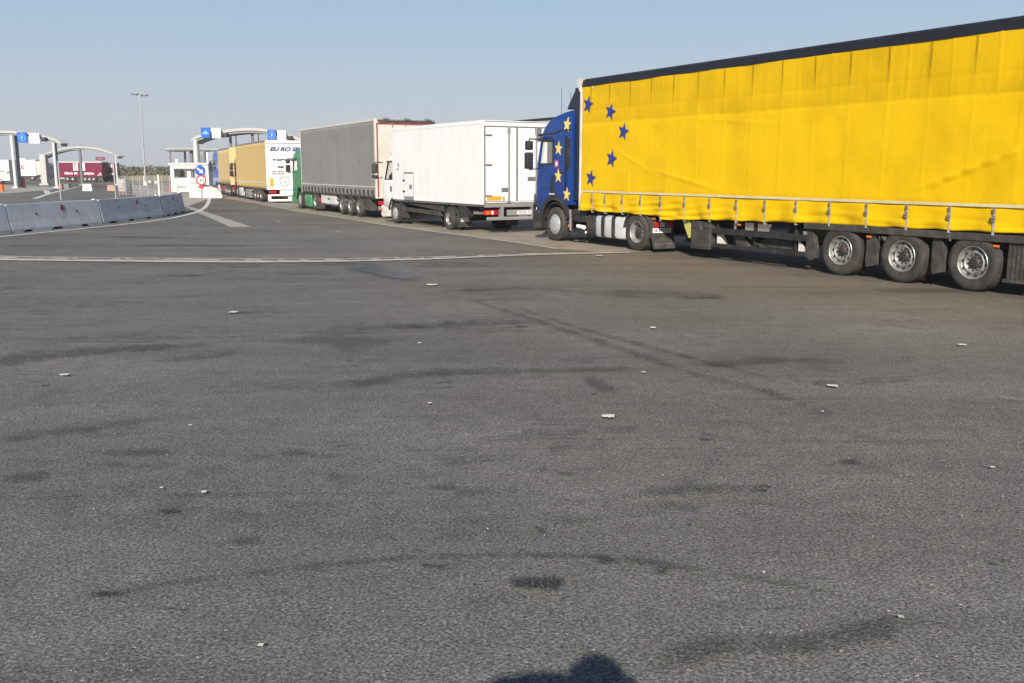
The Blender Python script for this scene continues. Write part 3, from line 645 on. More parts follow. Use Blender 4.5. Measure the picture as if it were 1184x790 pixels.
# roof, rails, corner posts, walls
s = MB(); s.prism([(W_+.02,3.915),(W_+.03,4.06),(W_-.02,4.10),(-W_+.02,4.10),(-W_-.03,4.06),(-W_-.02,3.915),(-W_+.05,3.91),(W_-.05,3.91)], 'x', -4.8, 8.42); 
s.build('roof', 'black_roof', T)
s = MB()
for k in range(-6, 11): s.box(k*.8+.2, k*.8+.23, W_+.028, W_+.040, 4.025, 4.05)
s.box(-4.8, 8.4, W_+.027, W_+.036, 4.056, 4.07); s.build('roof_rail', 'black_plastic', T)
s = MB(); s.prism([(8.28,4.12),(8.56,4.12),(8.56,3.98),(8.46,3.80),(8.42,3.80),(8.40,3.93)], 'y', W_-.10, W_+.05, .01); s.build('corner_cap', 'old_white', T)
s = MB(); s.prism([(8.28,4.12),(8.56,4.12),(8.56,3.98),(8.46,3.80),(8.42,3.80),(8.40,3.93)], 'y', -W_-.05, -W_+.10, .01); s.build('corner_cap', 'old_white', T)
s = MB(); s.box(8.39, 8.45, -W_-.01, W_+.03, .86, 3.96); s.build('front_wall', 'old_white', T)
s = MB(); s.box(-4.82, -4.76, -W_, W_, .95, 4.05); s.build('rear_doors', 'old_white', T)
s = MB(); s.box(-4.8, 8.36, -.50, -.38, .78, .98); s.box(-4.8, 8.36, .38, .50, .78, .98); s.box(-4.8, 8.38, W_-.16, W_-.09, .90, 1.0); s.box(-4.8, 8.38, -W_+.09, -W_+.16, .90, 1.0); s.box(-4.8, 8.36, -W_+.1, W_-.1, .985, 1.03)
for k in range(-6, 11): s.box(k*.8, k*.8+.08, -1.15, 1.15, .86, .98)
for ax in (0,-1.31,-2.62): s.tube([(ax,-1.0,.45),(ax,1.0,.45)], .07, 10); s.box(ax-.4, ax+.35, .42,.52,.5,.62); s.box(ax-.4, ax+.35, -.52,-.42,.5,.62)
s.build('trailer_frame', 'chassis', T)
s = MB(); s.box(-3.60, .86, W_-.10, W_+.022, .80, .915, .008); s.box(-3.60, .86, -W_+.015, -W_+.10, .80, .90, .008)
for (a, b_) in ((.84,.60),(-.54,-.80),(-1.86,-2.12)):     # flaps between the wheels
    s.prism([(a,.80),(b_+.10,.80),(b_,.46),(b_,.26),(a-.03 if a<.5 else a-.1,.20),(a,.30)], 'y', W_-.14, W_-.045, .006)
    s.prism([(a,.80),(b_+.10,.80),(b_,.46),(b_,.26),(a-.03,.20),(a,.30)], 'y', -W_+.045, -W_+.14, .006)
s.build('mudguard_rail', 'dusty_panel', T)
s = MB(); s.box(-3.62, -3.18, W_-.55, W_-.03, .22, .80, .01); s.box(-3.66,-3.14,W_-.05,W_-.012,.20,.25)
for k in range(6): s.box(-3.58+k*.07, -3.55+k*.07, W_-.032, W_-.016, .27, .78)
s.build('rear_side_box', 'dusty_panel', T)
s = MB(); s.box(-4.82,-4.70,-1.2,1.2,.42,.54,.01); s.box(-4.78,-4.72,-.6,-.5,.5,.9); s.box(-4.78,-4.72,.5,.6,.5,.9); s.build('underrun_bar', 'chassis', T)
for sgn in (1,):
    for yy in (.75, -.75, 1.0):
        pass
s = MB(); s.box(-4.80,-4.74,.75,1.2,.58,.70,.01); s.build('tail_light', 'light_red', T)
s = MB(); s.box(-4.80,-4.74,-1.2,-.75,.58,.70,.01); s.build('tail_light', 'light_red', T)
for ax in (0, -1.31, -2.62): axle(T, ax, W_+.005, .45, .38, 'trailer')
# side guard with bracket plates
for sg in (1, -1):
    s = MB(); y0, y1 = (W_-.09, W_-.03) if sg > 0 else (-W_+.03, -W_+.09)
    s.box(.80, 3.44, y0, y1, .56, .68, .006); s.box(.84, 3.44, y0, y1, .27, .36, .006)
    for bx in (3.40, 2.3, 1.2, .84): s.box(bx-.025, bx+.025, sg*(W_-.16)-.03, sg*(W_-.16)+.03, .27, .95)
    s.build('side_guard', 'chassis', T)
    for bx, dx in ((3.36,-.28),(1.08,-.24)):
        s = MB(); s.prism([(bx,.565),(bx,.355),(bx+dx,.355)], 'y', sg*(W_-.12), sg*(W_-.10)); s.build('guard_bracket', 'old_white', T)
s = MB(); s.tube([(1.75,.55,.62),(2.25,.55,.62)], .22, 16); s.tube([(1.75,-.55,.62),(2.25,-.55,.62)], .22, 16); s.build('air_tank', 'steel', T, True)
s = MB(); s.prism([(1.3,.36),(2.2,.36),(2.1,.52),(1.7,.56),(1.35,.52)], 'y', .3, W_-.2, .01); s.prism([(2.45,.30),(2.62,.58),(2.95,.58),(2.8,.30)], 'y', .3, W_-.15, .01); s.build('spare_wheel_carrier', 'dusty_panel', T)
s = MB(); s.box(3.50, 4.12, .55, W_-.02, .20, .80, .02); s.box(3.55,4.07,W_-.022,W_-.008,.25,.62,.004); s.box(3.53,4.09,W_-.022,W_-.006,.66,.70,.003); s.build('tool_box', 'dusty_panel', T)
s = MB(); s.box(3.75,3.78,W_-.012,W_+.0,.62,.68); s.build('box_latch', 'steel', T)
s = MB(); s.prism([(4.5,.86),(4.22,.86),(4.18,.42),(4.24,.42)], 'y', W_-.16, W_-.06); s.build('landing_leg_plate', 'yellow_strap', T)
for sg in (1,-1):
    s = MB(); s.box(4.62, 4.76, sg*.75-.07, sg*.75+.07, .32, .95); s.box(4.58, 4.80, sg*.75-.13, sg*.75+.13, .28, .32); s.build('landing_leg', 'chassis', T)
for lx in (5.4, 2.62, -.62, -3.0):
    s = MB(); s.box(lx-.05, lx+.05, W_-.015, W_+.005 if lx < 0 else W_-.0, .765 if lx > 0 else .72, .80 if lx > 0 else .755, .006); s.build('marker_light', 'light_orange', T)
s = MB(); s.box(7.9,7.93,W_+.03,W_+.034,3.84,3.90) ; s.build('curtain_sticker', 'old_white', cur)
# ---- tractor
zs_low = lambda x: (.98 if x < 9.1 else .98+(.12)*max(0,min(1,(x-9.1)/.2))) if x < 9.16 else (max(.62, .44+math.sqrt(max(0,.66**2-(x-9.70)**2))) if x < 10.34 else .66)
levels = [(.8,8.88,10.76,1.22,.22),(1.14,8.88,10.78,1.23,.22),(1.5,8.88,10.79,1.235,.22),(1.98,8.88,10.76,1.235,.24),(2.06,8.88,10.745,1.235,.24),(2.64,8.88,10.60,1.235,.26),(2.78,8.88,10.54,1.235,.27),(2.86,8.88,10.52,1.228,.28),(3.02,8.88,10.42,1.22,.32),(3.17,8.88,10.24,1.205,.38),(3.28,8.88,10.0,1.17,.44),(3.36,8.88,9.72,1.11,.48),(3.41,8.90,9.40,1.02,.48)]
sx = [8.88,8.98,9.08,9.16,9.26,9.38,9.52,9.66,9.80,9.90,10.02,10.14,10.24,10.32,10.38,10.46]
cab_ = loft_cab(T, levels, sx, (9.80,10.5,2.06,2.64), (2.06,2.64), 'cab_blue', zs_low)
cab_interior(cab_, 8.88, 10.7, 1.2, 1.3, 9.7, 2.0)
for (cx, cz, r, rot) in ((9.12,3.03,.20,.12),(9.50,2.43,.20,.1),(9.50,1.72,.20,.0),(9.08,1.25,.19,.1)):
    yy = 1.222 if cz > 2.9 else 1.238
    s = MB(); s.prism(star_pts(cx, cz, r, -rot), 'y', yy, yy+.004); o = s.build('star_decal', 'star_yellow', cab_)
    if cz > 2.9:
        for v in o.data.vertices:
            base = 1.235 if v.co.z < 2.78 else np.interp(v.co.z, [2.78,2.86,3.02,3.17,3.28,3.36], [1.235,1.228,1.22,1.205,1.17,1.11]); v.co.y = base+(.012 if v.co.y > 1.224 else .006)
s = MB(); s.box(9.50, 9.68, 1.238, 1.241, 1.95, 2.13); s.build('sticker', 'sticker_pink', cab_)
s = MB(); s.box(9.54, 9.64, 1.241, 1.243, 1.99, 2.09); s.build('sticker', 'letter_white', cab_)
# black trims: roof seam, window surround, vertical grille behind the door, wheel arch lip
s = MB(); s.prism([(9.62,2.815),(10.56,2.80),(10.55,2.835),(9.64,2.86),(9.45,2.91),(8.90,2.91),(8.90,2.885),(9.44,2.885)], 'y', 1.222, 1.243); s.box(10.40,10.60,1.05,1.2,2.78,2.83) ; s.build('roof_seam', 'black_plastic', cab_)
s = MB(); W0 = 1.236
s.prism([(9.76,2.02),(9.80,2.02),(9.80,2.68),(9.76,2.68)], 'y', W0, W0+.010); s.prism([(9.76,2.645),(10.36,2.645),(10.34,2.70),(9.76,2.70)], 'y', W0, W0+.010); s.prism([(9.76,2.055),(10.50,2.055),(10.50,2.0),(9.76,2.02)], 'y', W0, W0+.010); s.build('window_frame', 'black_plastic', cab_)
s = MB(); s.box(8.93, 9.13, W0, W0+.008, 1.90, 2.68, .003)
for k in range(9): s.box(8.95, 9.11, W0+.008, W0+.014, 1.95+k*.08, 1.98+k*.08)
s.build('air_intake', 'black_plastic', cab_)
s = MB(); ro, ri_ = .80, .655; pts = []
A = [R(a) for a in range(15, 166, 10)]
outer = [(9.70+ro*.93*math.cos(a), .44+ro*math.sin(a)) for a in A]; inner = [(9.70+ri_*math.cos(a), .44+ri_*math.sin(a)) for a in A]
for k in range(len(A)-1): s.prism([outer[k], outer[k+1], inner[k+1], inner[k]], 'y', 1.16, 1.25)
s.build('wheel_arch', 'black_plastic', cab_)
s = MB(); s.prism([(9.72,1.78),(9.86,1.62),(9.92,1.22),(9.60,1.22),(9.70,1.42)], 'y', 1.238, 1.25, .004) ; s.build('door_handle_recess', 'black_plastic', cab_)
s = MB(); s.box(9.66, 9.92, 1.252, 1.266, 1.225, 1.265, .004); s.build('badge', 'aluminium', cab_)
s = MB(); s.box(9.20, 9.212, 1.2345, 1.2385, 1.12, 2.84); s.prism([(9.19,1.50),(9.60,1.46),(10.0,1.42),(10.60,1.30),(10.60,1.285),(10.0,1.405),(9.60,1.445),(9.19,1.485)],'y',1.2345,1.2385); s.prism([(10.02,1.98),(10.55,1.62),(10.55,1.60),(10.02,1.96)],'y',1.2345,1.2385); s.build('door_seam', 'ink', cab_)
s = MB(); s.box(9.22, 9.40, 1.237, 1.262, 1.78, 1.83, .006); s.build('door_handle', 'black_plastic', cab_)
s = MB(); s.box(9.12,9.16,1.236,1.275,1.35,2.75,.01); s.build('grab_rail', 'cab_navy', cab_)
s = MB(); s.prism([(10.34,.62),(10.42,.30),(10.74,.22),(10.82,.30),(10.83,.60),(10.80,.80),(10.48,.80)], 'y', -1.2, 1.235, .03); s.build('front_bumper', 'black_plastic', cab_)
s = MB(); s.box(10.40,10.62,1.236,1.25,.52,.55); s.box(10.42,10.66,1.236,1.25,.30,.50,.01); s.build('step', 'dusty_panel', cab_)
s = MB(); s.box(10.80,10.84,.75,1.12,.62,.86,.02); s.build('headlight', 'light_clear', cab_); s = MB(); s.box(10.80,10.84,-1.12,-.75,.62,.86,.02); s.build('headlight', 'light_clear', cab_)
s = MB(); s.box(10.78,10.83,-.9,.9,.95,1.85,.02); s.build('grille', 'black_plastic', cab_)
mirror(cab_, 10.74, 1.40, 1.90, 2.66, 2.38); mirror(cab_, 10.74, -1.40, 1.90, 2.66, 2.38, -1)
# windscreen visor, roof spoiler, antenna, cab rear
s = MB(); s.prism([(10.40,2.86),(10.72,2.70),(10.74,2.66),(10.52,2.70)], 'y', -1.12, 1.12); s.build('sun_visor', 'black_plastic', cab_)
s = MB(); s.prism([(8.72,3.96),(8.80,3.96),(8.95,3.86),(9.26,3.50),(9.30,3.42),(8.72,3.42)], 'y', .55, 1.12, .02) ; s.prism([(8.72,3.96),(8.80,3.96),(8.95,3.86),(9.26,3.50),(9.30,3.42),(8.72,3.42)], 'y', -1.12, .55-.01, .02); s.build('roof_spoiler', 'cab_navy', cab_)
s = MB(); s.prism([(8.52,3.86),(8.87,3.93),(8.87,1.10),(8.52,1.10)], 'y', 1.08, 1.16, .01); s.prism([(8.52,3.86),(8.87,3.93),(8.87,1.10),(8.52,1.10)], 'y', -1.16, -1.08, .01); s.build('side_fairing', 'cab_navy', cab_)  # fairings painted near-black, putting the shade of the cab-to-trailer gap into their colour
s = MB(); s.tube([(9.9,.9,3.1),(9.88,.92,4.02)], .006, 5); s.tube([(9.7,.75,3.2),(9.68,.77,3.9)], .005, 5); s.build('antenna', 'black_plastic', cab_)
# driver's elbow and forearm resting on the sill
def skin_body(name, verts, edges, radii, m, parent=None, sub=2, loc=None):
    me = bpy.data.meshes.new(name); me.from_pydata([tuple(v) for v in verts], edges, []); o = bpy.data.objects.new(name, me); C.objects.link(o)
    if parent: o.parent = parent
    if loc: o.location = loc
    sk = o.modifiers.new('skin', 'SKIN'); ss = o.modifiers.new('sub', 'SUBSURF'); ss.levels = ss.render_levels = sub
    for i, r in enumerate(radii):
        d_ = me.skin_vertices[0].data[i]; d_.radius = (r, r) if isinstance(r, (int, float)) else r
    me.skin_vertices[0].data[0].use_root = True
    bpy.context.view_layer.update(); dg = bpy.context.evaluated_depsgraph_get(); nm = bpy.data.meshes.new_from_object(o.evaluated_get(dg))
    o.modifiers.clear(); old = o.data; o.data = nm; bpy.data.meshes.remove(old); nm.name = name; nm.materials.clear(); nm.materials.append(M[m])
    for p in nm.polygons: p.use_smooth = True
    return o
# drive axle, steer axle, tank, mudguard
axle(T, 6.06, W_+.0, .44, .29, 'dish', True); axle(T, 9.70, W_-.03, .45, .31, 'cover')
s = MB(); s.box(5.1, 10.4, .36, .44, .55, .82); s.box(5.1, 10.4, -.44, -.36, .55, .82)
for bx in (5.2,6.7,7.6,8.6,9.3): s.box(bx, bx+.08, -.36, .36, .6, .8)
s.tube([(6.06,-.95,.44),(6.06,.95,.44)], .09, 10); s.tube([(9.70,-.95,.42),(9.70,.95,.42)], .06, 10); s.box(5.7,6.7,-.45,.45,.82,.90,.02); s.box(8.75,10.3,-.6,.6,.6,1.1,.05)
s.build('tractor_frame', 'chassis', T)
s = MB(); s.box(6.55, 7.80, .72, W_-.02, .22, .78, .10); s.build('fuel_tank', 'aluminium', T, True)
s = MB(); s.box(6.55, 7.80, -W_+.02, -.72, .22, .78, .10); s.build('fuel_tank', 'aluminium', T, True)
s = MB()
for bx in (6.98, 7.42): s.box(bx-.03, bx+.03, .70, W_-.005, .205, .795, .105)
s.build('tank_strap', 'black_plastic', T)
s = MB(); s.box(7.82, 8.22, .74, W_-.03, .24, .76, .08); s.build('battery_box', 'black_plastic', T, True)
s = MB(); s.lathe([(.05,0),(.05,.04),(.03,.055),(0,.055)], 12, Matrix.Translation((7.95,1.0,.77)) @ Matrix.Rotation(R(90),4,'X')); s.build('filler_cap', mat('cap_blue',(.1,.2,.45),.4), T)
s = MB(); s.tube([(8.45,1.10,.42),(8.75,1.10,.44)], .055, 10); s.tube([(8.30,1.0,.30),(8.38,1.12,.30)], .03, 8); s.build('exhaust_cover', 'white_paint', T, True)
s = MB(); s.box(8.35,8.95,.75,1.12,.55,.88,.03); s.box(8.30,9.15,1.02,1.16,.20,.27,.02); s.box(8.93,8.98,1.12,1.16,.28,.86); s.build('side_equipment', 'black_plastic', T)
s = MB(); s.prism([(8.98,.86),(9.05,.86),(9.02,.34),(8.95,.30)], 'y', 1.14, 1.19, .008); s.build('fender_stay', 'letter_grey', T)
s = MB(); s.box(9.06,9.12,1.14,1.17,.40,.47,.006); s.build('marker_light', 'light_orange', T)
def arc_guard(parent, cx, cz, r, a0, a1, y0, y1, th=.03, m='dusty_panel', n=14, name='mudguard'):
    s = MB()
    for k in range(n):
        a, b_ = a0+(a1-a0)*k/n, a0+(a1-a0)*(k+1)/n
        p = [(cx+rr*math.cos(R(t)), cz+rr*math.sin(R(t))) for rr, t in ((r,a),(r,b_),(r+th,b_),(r+th,a))]; s.prism(p, 'y', y0, y1)
    return s.build(name, m, parent)
for sg in (1,-1):
    y0, y1 = (.62, W_-.01) if sg > 0 else (-W_+.01, -.62)
    arc_guard(T, 6.06, .44, .50, 10, 72, y0, y1); 
    arc_guard(T, 6.06, .44, .50, 108, 172, y0, y1)
    arc_guard(T, 9.70, .45, .55, 15, 175, y0*1.2 if sg>0 else y0+.05, y1-.05 if sg>0 else -.75, m='black_plastic')
# rear light cluster of the tractor: faces backwards
for ya, yb_ in ((.60, W_), (-W_, -.60)):
    s = MB(); s.prism([(5.54,.80),(5.50,.80),(5.46,.72),(5.46,.33),(5.54,.33)], 'y', ya, yb_); s.build('rear_panel', 'dusty_panel', T)
s = MB(); s.box(5.40,5.46,.66,W_-.06,.58,.70,.012); s.build('tail_light', 'light_red', T)
s = MB(); s.box(5.395,5.40,.93,1.06,.59,.69); s.build('reversing_light', 'light_clear', T)
s = MB(); s.box(5.40,5.46,-W_+.06,-.66,.58,.70,.012); s.build('tail_light', 'light_red', T)
s = MB(); s.box(5.44,5.46,.70,W_-.03,.45,.56); pl = s.build('number_plate', 'plate_white', T)
text('SR 00 EYV', .085, 'ink', pl, (5.437,W_-.06,.475), ROT_REAR, width=.42)
s = MB(); s.prism([(5.46,.335),(5.42,.335),(5.36,.09),(5.385,.09)], 'y', .62, W_+.0); fl = s.build('mud_flap', 'dusty_panel', T)
text('RENAULT TRUCKS', .06, 'letter_grey', fl, (5.385,W_-.05,.165), (R(90), R(0), R(-90)), width=.50)
s = MB(); s.prism([(5.46,.335),(5.42,.335),(5.36,.09),(5.385,.09)], 'y', -W_, -.62); s.build('mud_flap', 'dusty_panel', T)
# driver
def driver(x, y, z, hd, label):
    t = None
# ============================================================ white box lorry
T2 = place('box_truck', (-2.01,30.18), 121, 1.12, 'white rigid box lorry with closed rear doors, standing right in front of the blue cab', 'lorry')
s = MB(); s.box(-2.28, 4.30, -1.13, 1.13, .86, 3.30, .02); box_ = s.build('cargo_box', 'white_paint', T2)
s = MB(); s.box(-2.30, -2.24, -1.12, 1.12, .84, .92); s.box(-2.2, 4.2, .95, 1.10, .80, .86); s.box(-2.2, 4.2, -1.10, -.95, .80, .86); s.build('floor_frame', 'seal_grey', T2)
s = MB(); s.box(-2.27, 4.29, 1.131, 1.138, 3.20, 3.31); s.box(-2.27, 4.29, 1.131, 1.138, .86, .93); s.build('edge_profile', 'white_paint', box_)
# rear: frame, two doors, four lock rods, hinges, handles
s = MB(); s.box(-2.315,-2.281,-1.13,1.13,3.14,3.305); s.build('door_header', 'white_paint', box_)
s = MB(); s.box(-2.33,-2.316,-1.12,1.12,3.13,3.15); s.box(-2.33,-2.316,-1.12,1.12,3.27,3.285); s.box(-2.33,-2.282,1.09,1.115,.9,3.14); s.box(-2.33,-2.282,-1.115,-1.09,.9,3.14); s.build('door_seal', 'seal_grey', box_)
for (ya, yb_) in ((.02,1.08),(-1.08,-.02)):
    s = MB(); s.box(-2.312,-2.283,ya,yb_,.96,3.11,.004); dr = s.build('rear_door', 'white_paint', box_)
    outer_y = yb_ if yb_ > .5 else ya; sg = 1 if yb_ > .5 else -1
    for hz in (1.12,2.02,2.88):
        q_ = MB(); q_.box(-2.335,-2.31,outer_y-(.22 if sg>0 else 0),outer_y+(.22 if sg<0 else 0),hz-.025,hz+.025,.005); q_.build('hinge', 'steel', dr)
for yr in (.46,.06+.0,-.42,-.92) if False else (.40,.20,-.60,-.82):
    pass
for yr in (.30,-.66):
    s = MB(); s.tube([(-2.345,yr,.93),(-2.345,yr,3.16)], .027, 8); s.box(-2.36,-2.31,yr-.04,yr+.04,2.95,3.12,.005); s.box(-2.36,-2.31,yr-.035,yr+.035,.92,1.02,.005); s.build('lock_rod', 'steel', box_)
for (yr, hz) in ((.42,1.30),(-.50,1.62)):
    s = MB(); s.box(-2.34,-2.312,yr-.13,yr+.13,hz-.06,hz+.06,.005); s.box(-2.35,-2.34,yr-.10,yr+.10,hz-.015,hz+.015); s.build('door_handle', 'steel', box_)
s = MB(); s.box(-2.325,-2.313,-.03,.03,.98,3.12); s.build('door_seam', 'seal_grey', box_)
s = MB(); s.box(-2.335,-2.315,-.86,-.68,2.72,3.12,.01); s.build('top_latch', 'steel', box_)
s = MB(); s.box(-2.325,-2.313,.55,1.04,.985,1.11); s.build('reflector_panel', 'orange_panel', box_)
s = MB(); s.box(-2.33,-2.29,.44,.50,.98,1.1); s.build('reflector_panel', 'pink_plastic', box_)
s = MB(); s.box(-2.36,-2.28,-1.12,1.12,.78,.88,.01); s.build('rear_sill', 'letter_grey', T2)
# side hatch
s = MB(); s.box(2.55,3.28,1.139,1.150,.98,1.74,.006); hh = s.build('side_hatch', 'white_paint', box_)
s = MB(); s.box(2.53,3.30,1.139,1.146,.86,.97); s.box(2.53,3.30,1.139,1.146,1.75,1.80); s.box(2.53,2.55,1.139,1.146,.97,1.75); s.box(3.28,3.30,1.139,1.146,.97,1.75); s.build('hatch_frame', 'letter_grey', box_)
for hz in (1.15,1.52): 
    s = MB(); s.box(3.20,3.36,1.15,1.165,hz-.03,hz+.03,.004); s.build('hatch_hinge', 'hub_dark', hh)
s = MB(); s.box(2.62,2.82,1.15,1.165,1.24,1.38,.004); s.build('hatch_handle', 'steel', hh)
s = MB(); s.box(3.70,3.80,1.139,1.142,1.98,2.10); s.box(3.72,3.90,1.139,1.142,1.88,1.92); s.build('small_sticker', 'letter_grey', box_)
# underbody
s = MB(); s.box(-2.2,4.6,.34,.44,.60,.80); s.box(-2.2,4.6,-.44,-.34,.60,.80)
for bx in (-2.0,-1,.8,1.8,2.8,3.8): s.box(bx,bx+.08,-1.05,1.05,.70,.80)
s.tube([(0,-.9,.37),(0,.9,.37)], .10, 10); s.tube([(4.2,-.9,.36),(4.2,.9,.36)], .06, 10); s.box(4.3,5.3,-.5,.5,.45,.9,.05); s.build('chassis_frame', 'chassis', T2)
s = MB(); s.prism([(.55,.56),(3.6,.74),(3.6,.84),(.6,.84)], 'y', .98, 1.02); s.prism([(.55,.40),(.75,.56),(3.3,.60),(3.5,.50),(3.4,.46),(1.0,.42)], 'y', 1.02, 1.06, .006); s.prism([(3.70,.66),(3.74,.24),(3.14,.24)], 'y', .98, 1.05, .006); s.build('side_skirt', 'dusty_panel', T2)
s = MB(); s.box(-1.05,-.55,.8,1.08,.45,.80,.01); s.build('tool_box', 'black_plastic', T2)
s = MB(); s.box(-.60,-.56,.62,1.10,.12,.62); fl2 = s.build('mud_flap', 'dusty_panel', T2); s = MB(); s.box(-.604,-.601,.72,1.0,.28,.42); s.build('flap_print', 'old_white', fl2)
s = MB(); s.box(-.60,-.56,-1.10,-.62,.12,.62); s.build('mud_flap', 'dusty_panel', T2)
arc_guard(T2, 0, .37, .42, 20, 160, .62, 1.10, m='black_plastic'); arc_guard(T2, 0, .37, .42, 20, 160, -1.10, -.62, m='black_plastic')
axle(T2, 0, 1.12, .365, .24, 'dish', True); axle(T2, 4.20, 1.10, .365, .24, 'cover')
s = MB(); s.box(-2.42,-2.34,-1.08,1.08,.40,.50,.02); s.box(-2.38,-2.2,.5,.58,.45,.8); s.box(-2.38,-2.2,-.58,-.5,.45,.8); s.build('underrun_bar', 'letter_grey', T2)
s = MB(); s.box(-2.36,-2.28,.70,1.14,.56,.70,.01); tl = s.build('tail_light', 'light_red', T2)
s = MB(); s.box(-2.366,-2.36,.98,1.10,.58,.68); s.build('indicator', 'light_orange', tl); s = MB(); s.box(-2.366,-2.36,.84,.92,.58,.68); s.build('reversing_light', 'light_clear', tl)
s = MB(); s.box(-2.36,-2.28,-1.14,-.70,.56,.70,.01); s.build('tail_light', 'light_red', T2)
s = MB(); s.box(-2.36,-2.30,-.80,.36,.53,.70,.01); s.build('plate_holder', 'letter_grey', T2)
s = MB(); s.box(-2.37,-2.36,-.55,.02,.56,.67); pl = s.build('number_plate', 'plate_white', T2); text('VS 031-YU', .10, 'ink', pl, (-2.372,-.02,.58), ROT_REAR, width=.48)
# cab of the white lorry
zl = lambda x: .62 if x < 3.7 else (max(.45,.37+math.sqrt(max(0,.53**2-(x-4.20)**2))) if x < 4.72 else .42)
lv = [(.5,4.34,5.42,1.05,.2),(.95,4.34,5.44,1.06,.2),(1.45,4.34,5.43,1.06,.22),(1.56,4.34,5.40,1.06,.22),(2.15,4.34,5.14,1.05,.24),(2.25,4.34,5.08,1.04,.26),(2.36,4.36,4.95,1.0,.3),(2.42,4.4,4.8,.9,.3)]
cb2 = loft_cab(T2, lv, [4.34,4.40,4.5,4.62,4.74,4.86,4.96,5.06,5.2], (4.40,5.3,1.55,2.16), (1.55,2.16), 'white_paint', zl)
cab_interior(cb2, 4.34, 5.38, 1.04, 1.0, 4.75, 1.5)
s = MB(); s.box(4.42,4.92,1.062,1.072,2.155,2.185); s.box(4.40,4.425,1.062,1.072,1.55,2.185); s.box(4.40,5.14,1.062,1.072,1.53,1.56); s.build('window_frame', 'black_plastic', cb2)
s = MB(); s.box(4.45,4.62,1.03,1.04,1.60,1.78); s.build('window_sticker', 'green_cab', cb2)
s = MB(); s.box(4.52,4.62,1.062,1.08,1.12,1.30,.006); s.build('door_handle', 'black_plastic', cb2)
s = MB(); s.prism([(4.72,.45),(4.80,.22),(5.40,.18),(5.50,.26),(5.50,.52),(5.44,.62)], 'y', -1.05, 1.07, .03); s.build('front_bumper', 'old_white', cb2)
s = MB(); s.box(5.35,5.50,.78,1.075,.34,.52,.03); s.build('headlight', 'light_orange', cb2)
s = MB(); s.box(5.35,5.50,-1.075,-.78,.34,.52,.03); s.build('headlight', 'light_clear', cb2)
A = [R(a) for a in range(10, 171, 16)]; s = MB()
for k in range(len(A)-1): s.prism([(4.2+rr*math.cos(t), .37+rr*math.sin(t)) for rr, t in ((.53,A[k]),(.53,A[k+1]),(.60,A[k+1]),(.60,A[k]))], 'y', .9, 1.09)
s.build('wheel_arch', 'black_plastic', cb2)
mirror(cb2, 5.42, 1.30, 1.58, 2.10, 1.72); mirror(cb2, 5.42, -1.30, 1.58, 2.10, 1.72, -1)
s = MB(); s.box(4.42,4.95,-.9,.9,2.42,2.50,.03); s.build('roof_hatch', 'old_white', cb2)

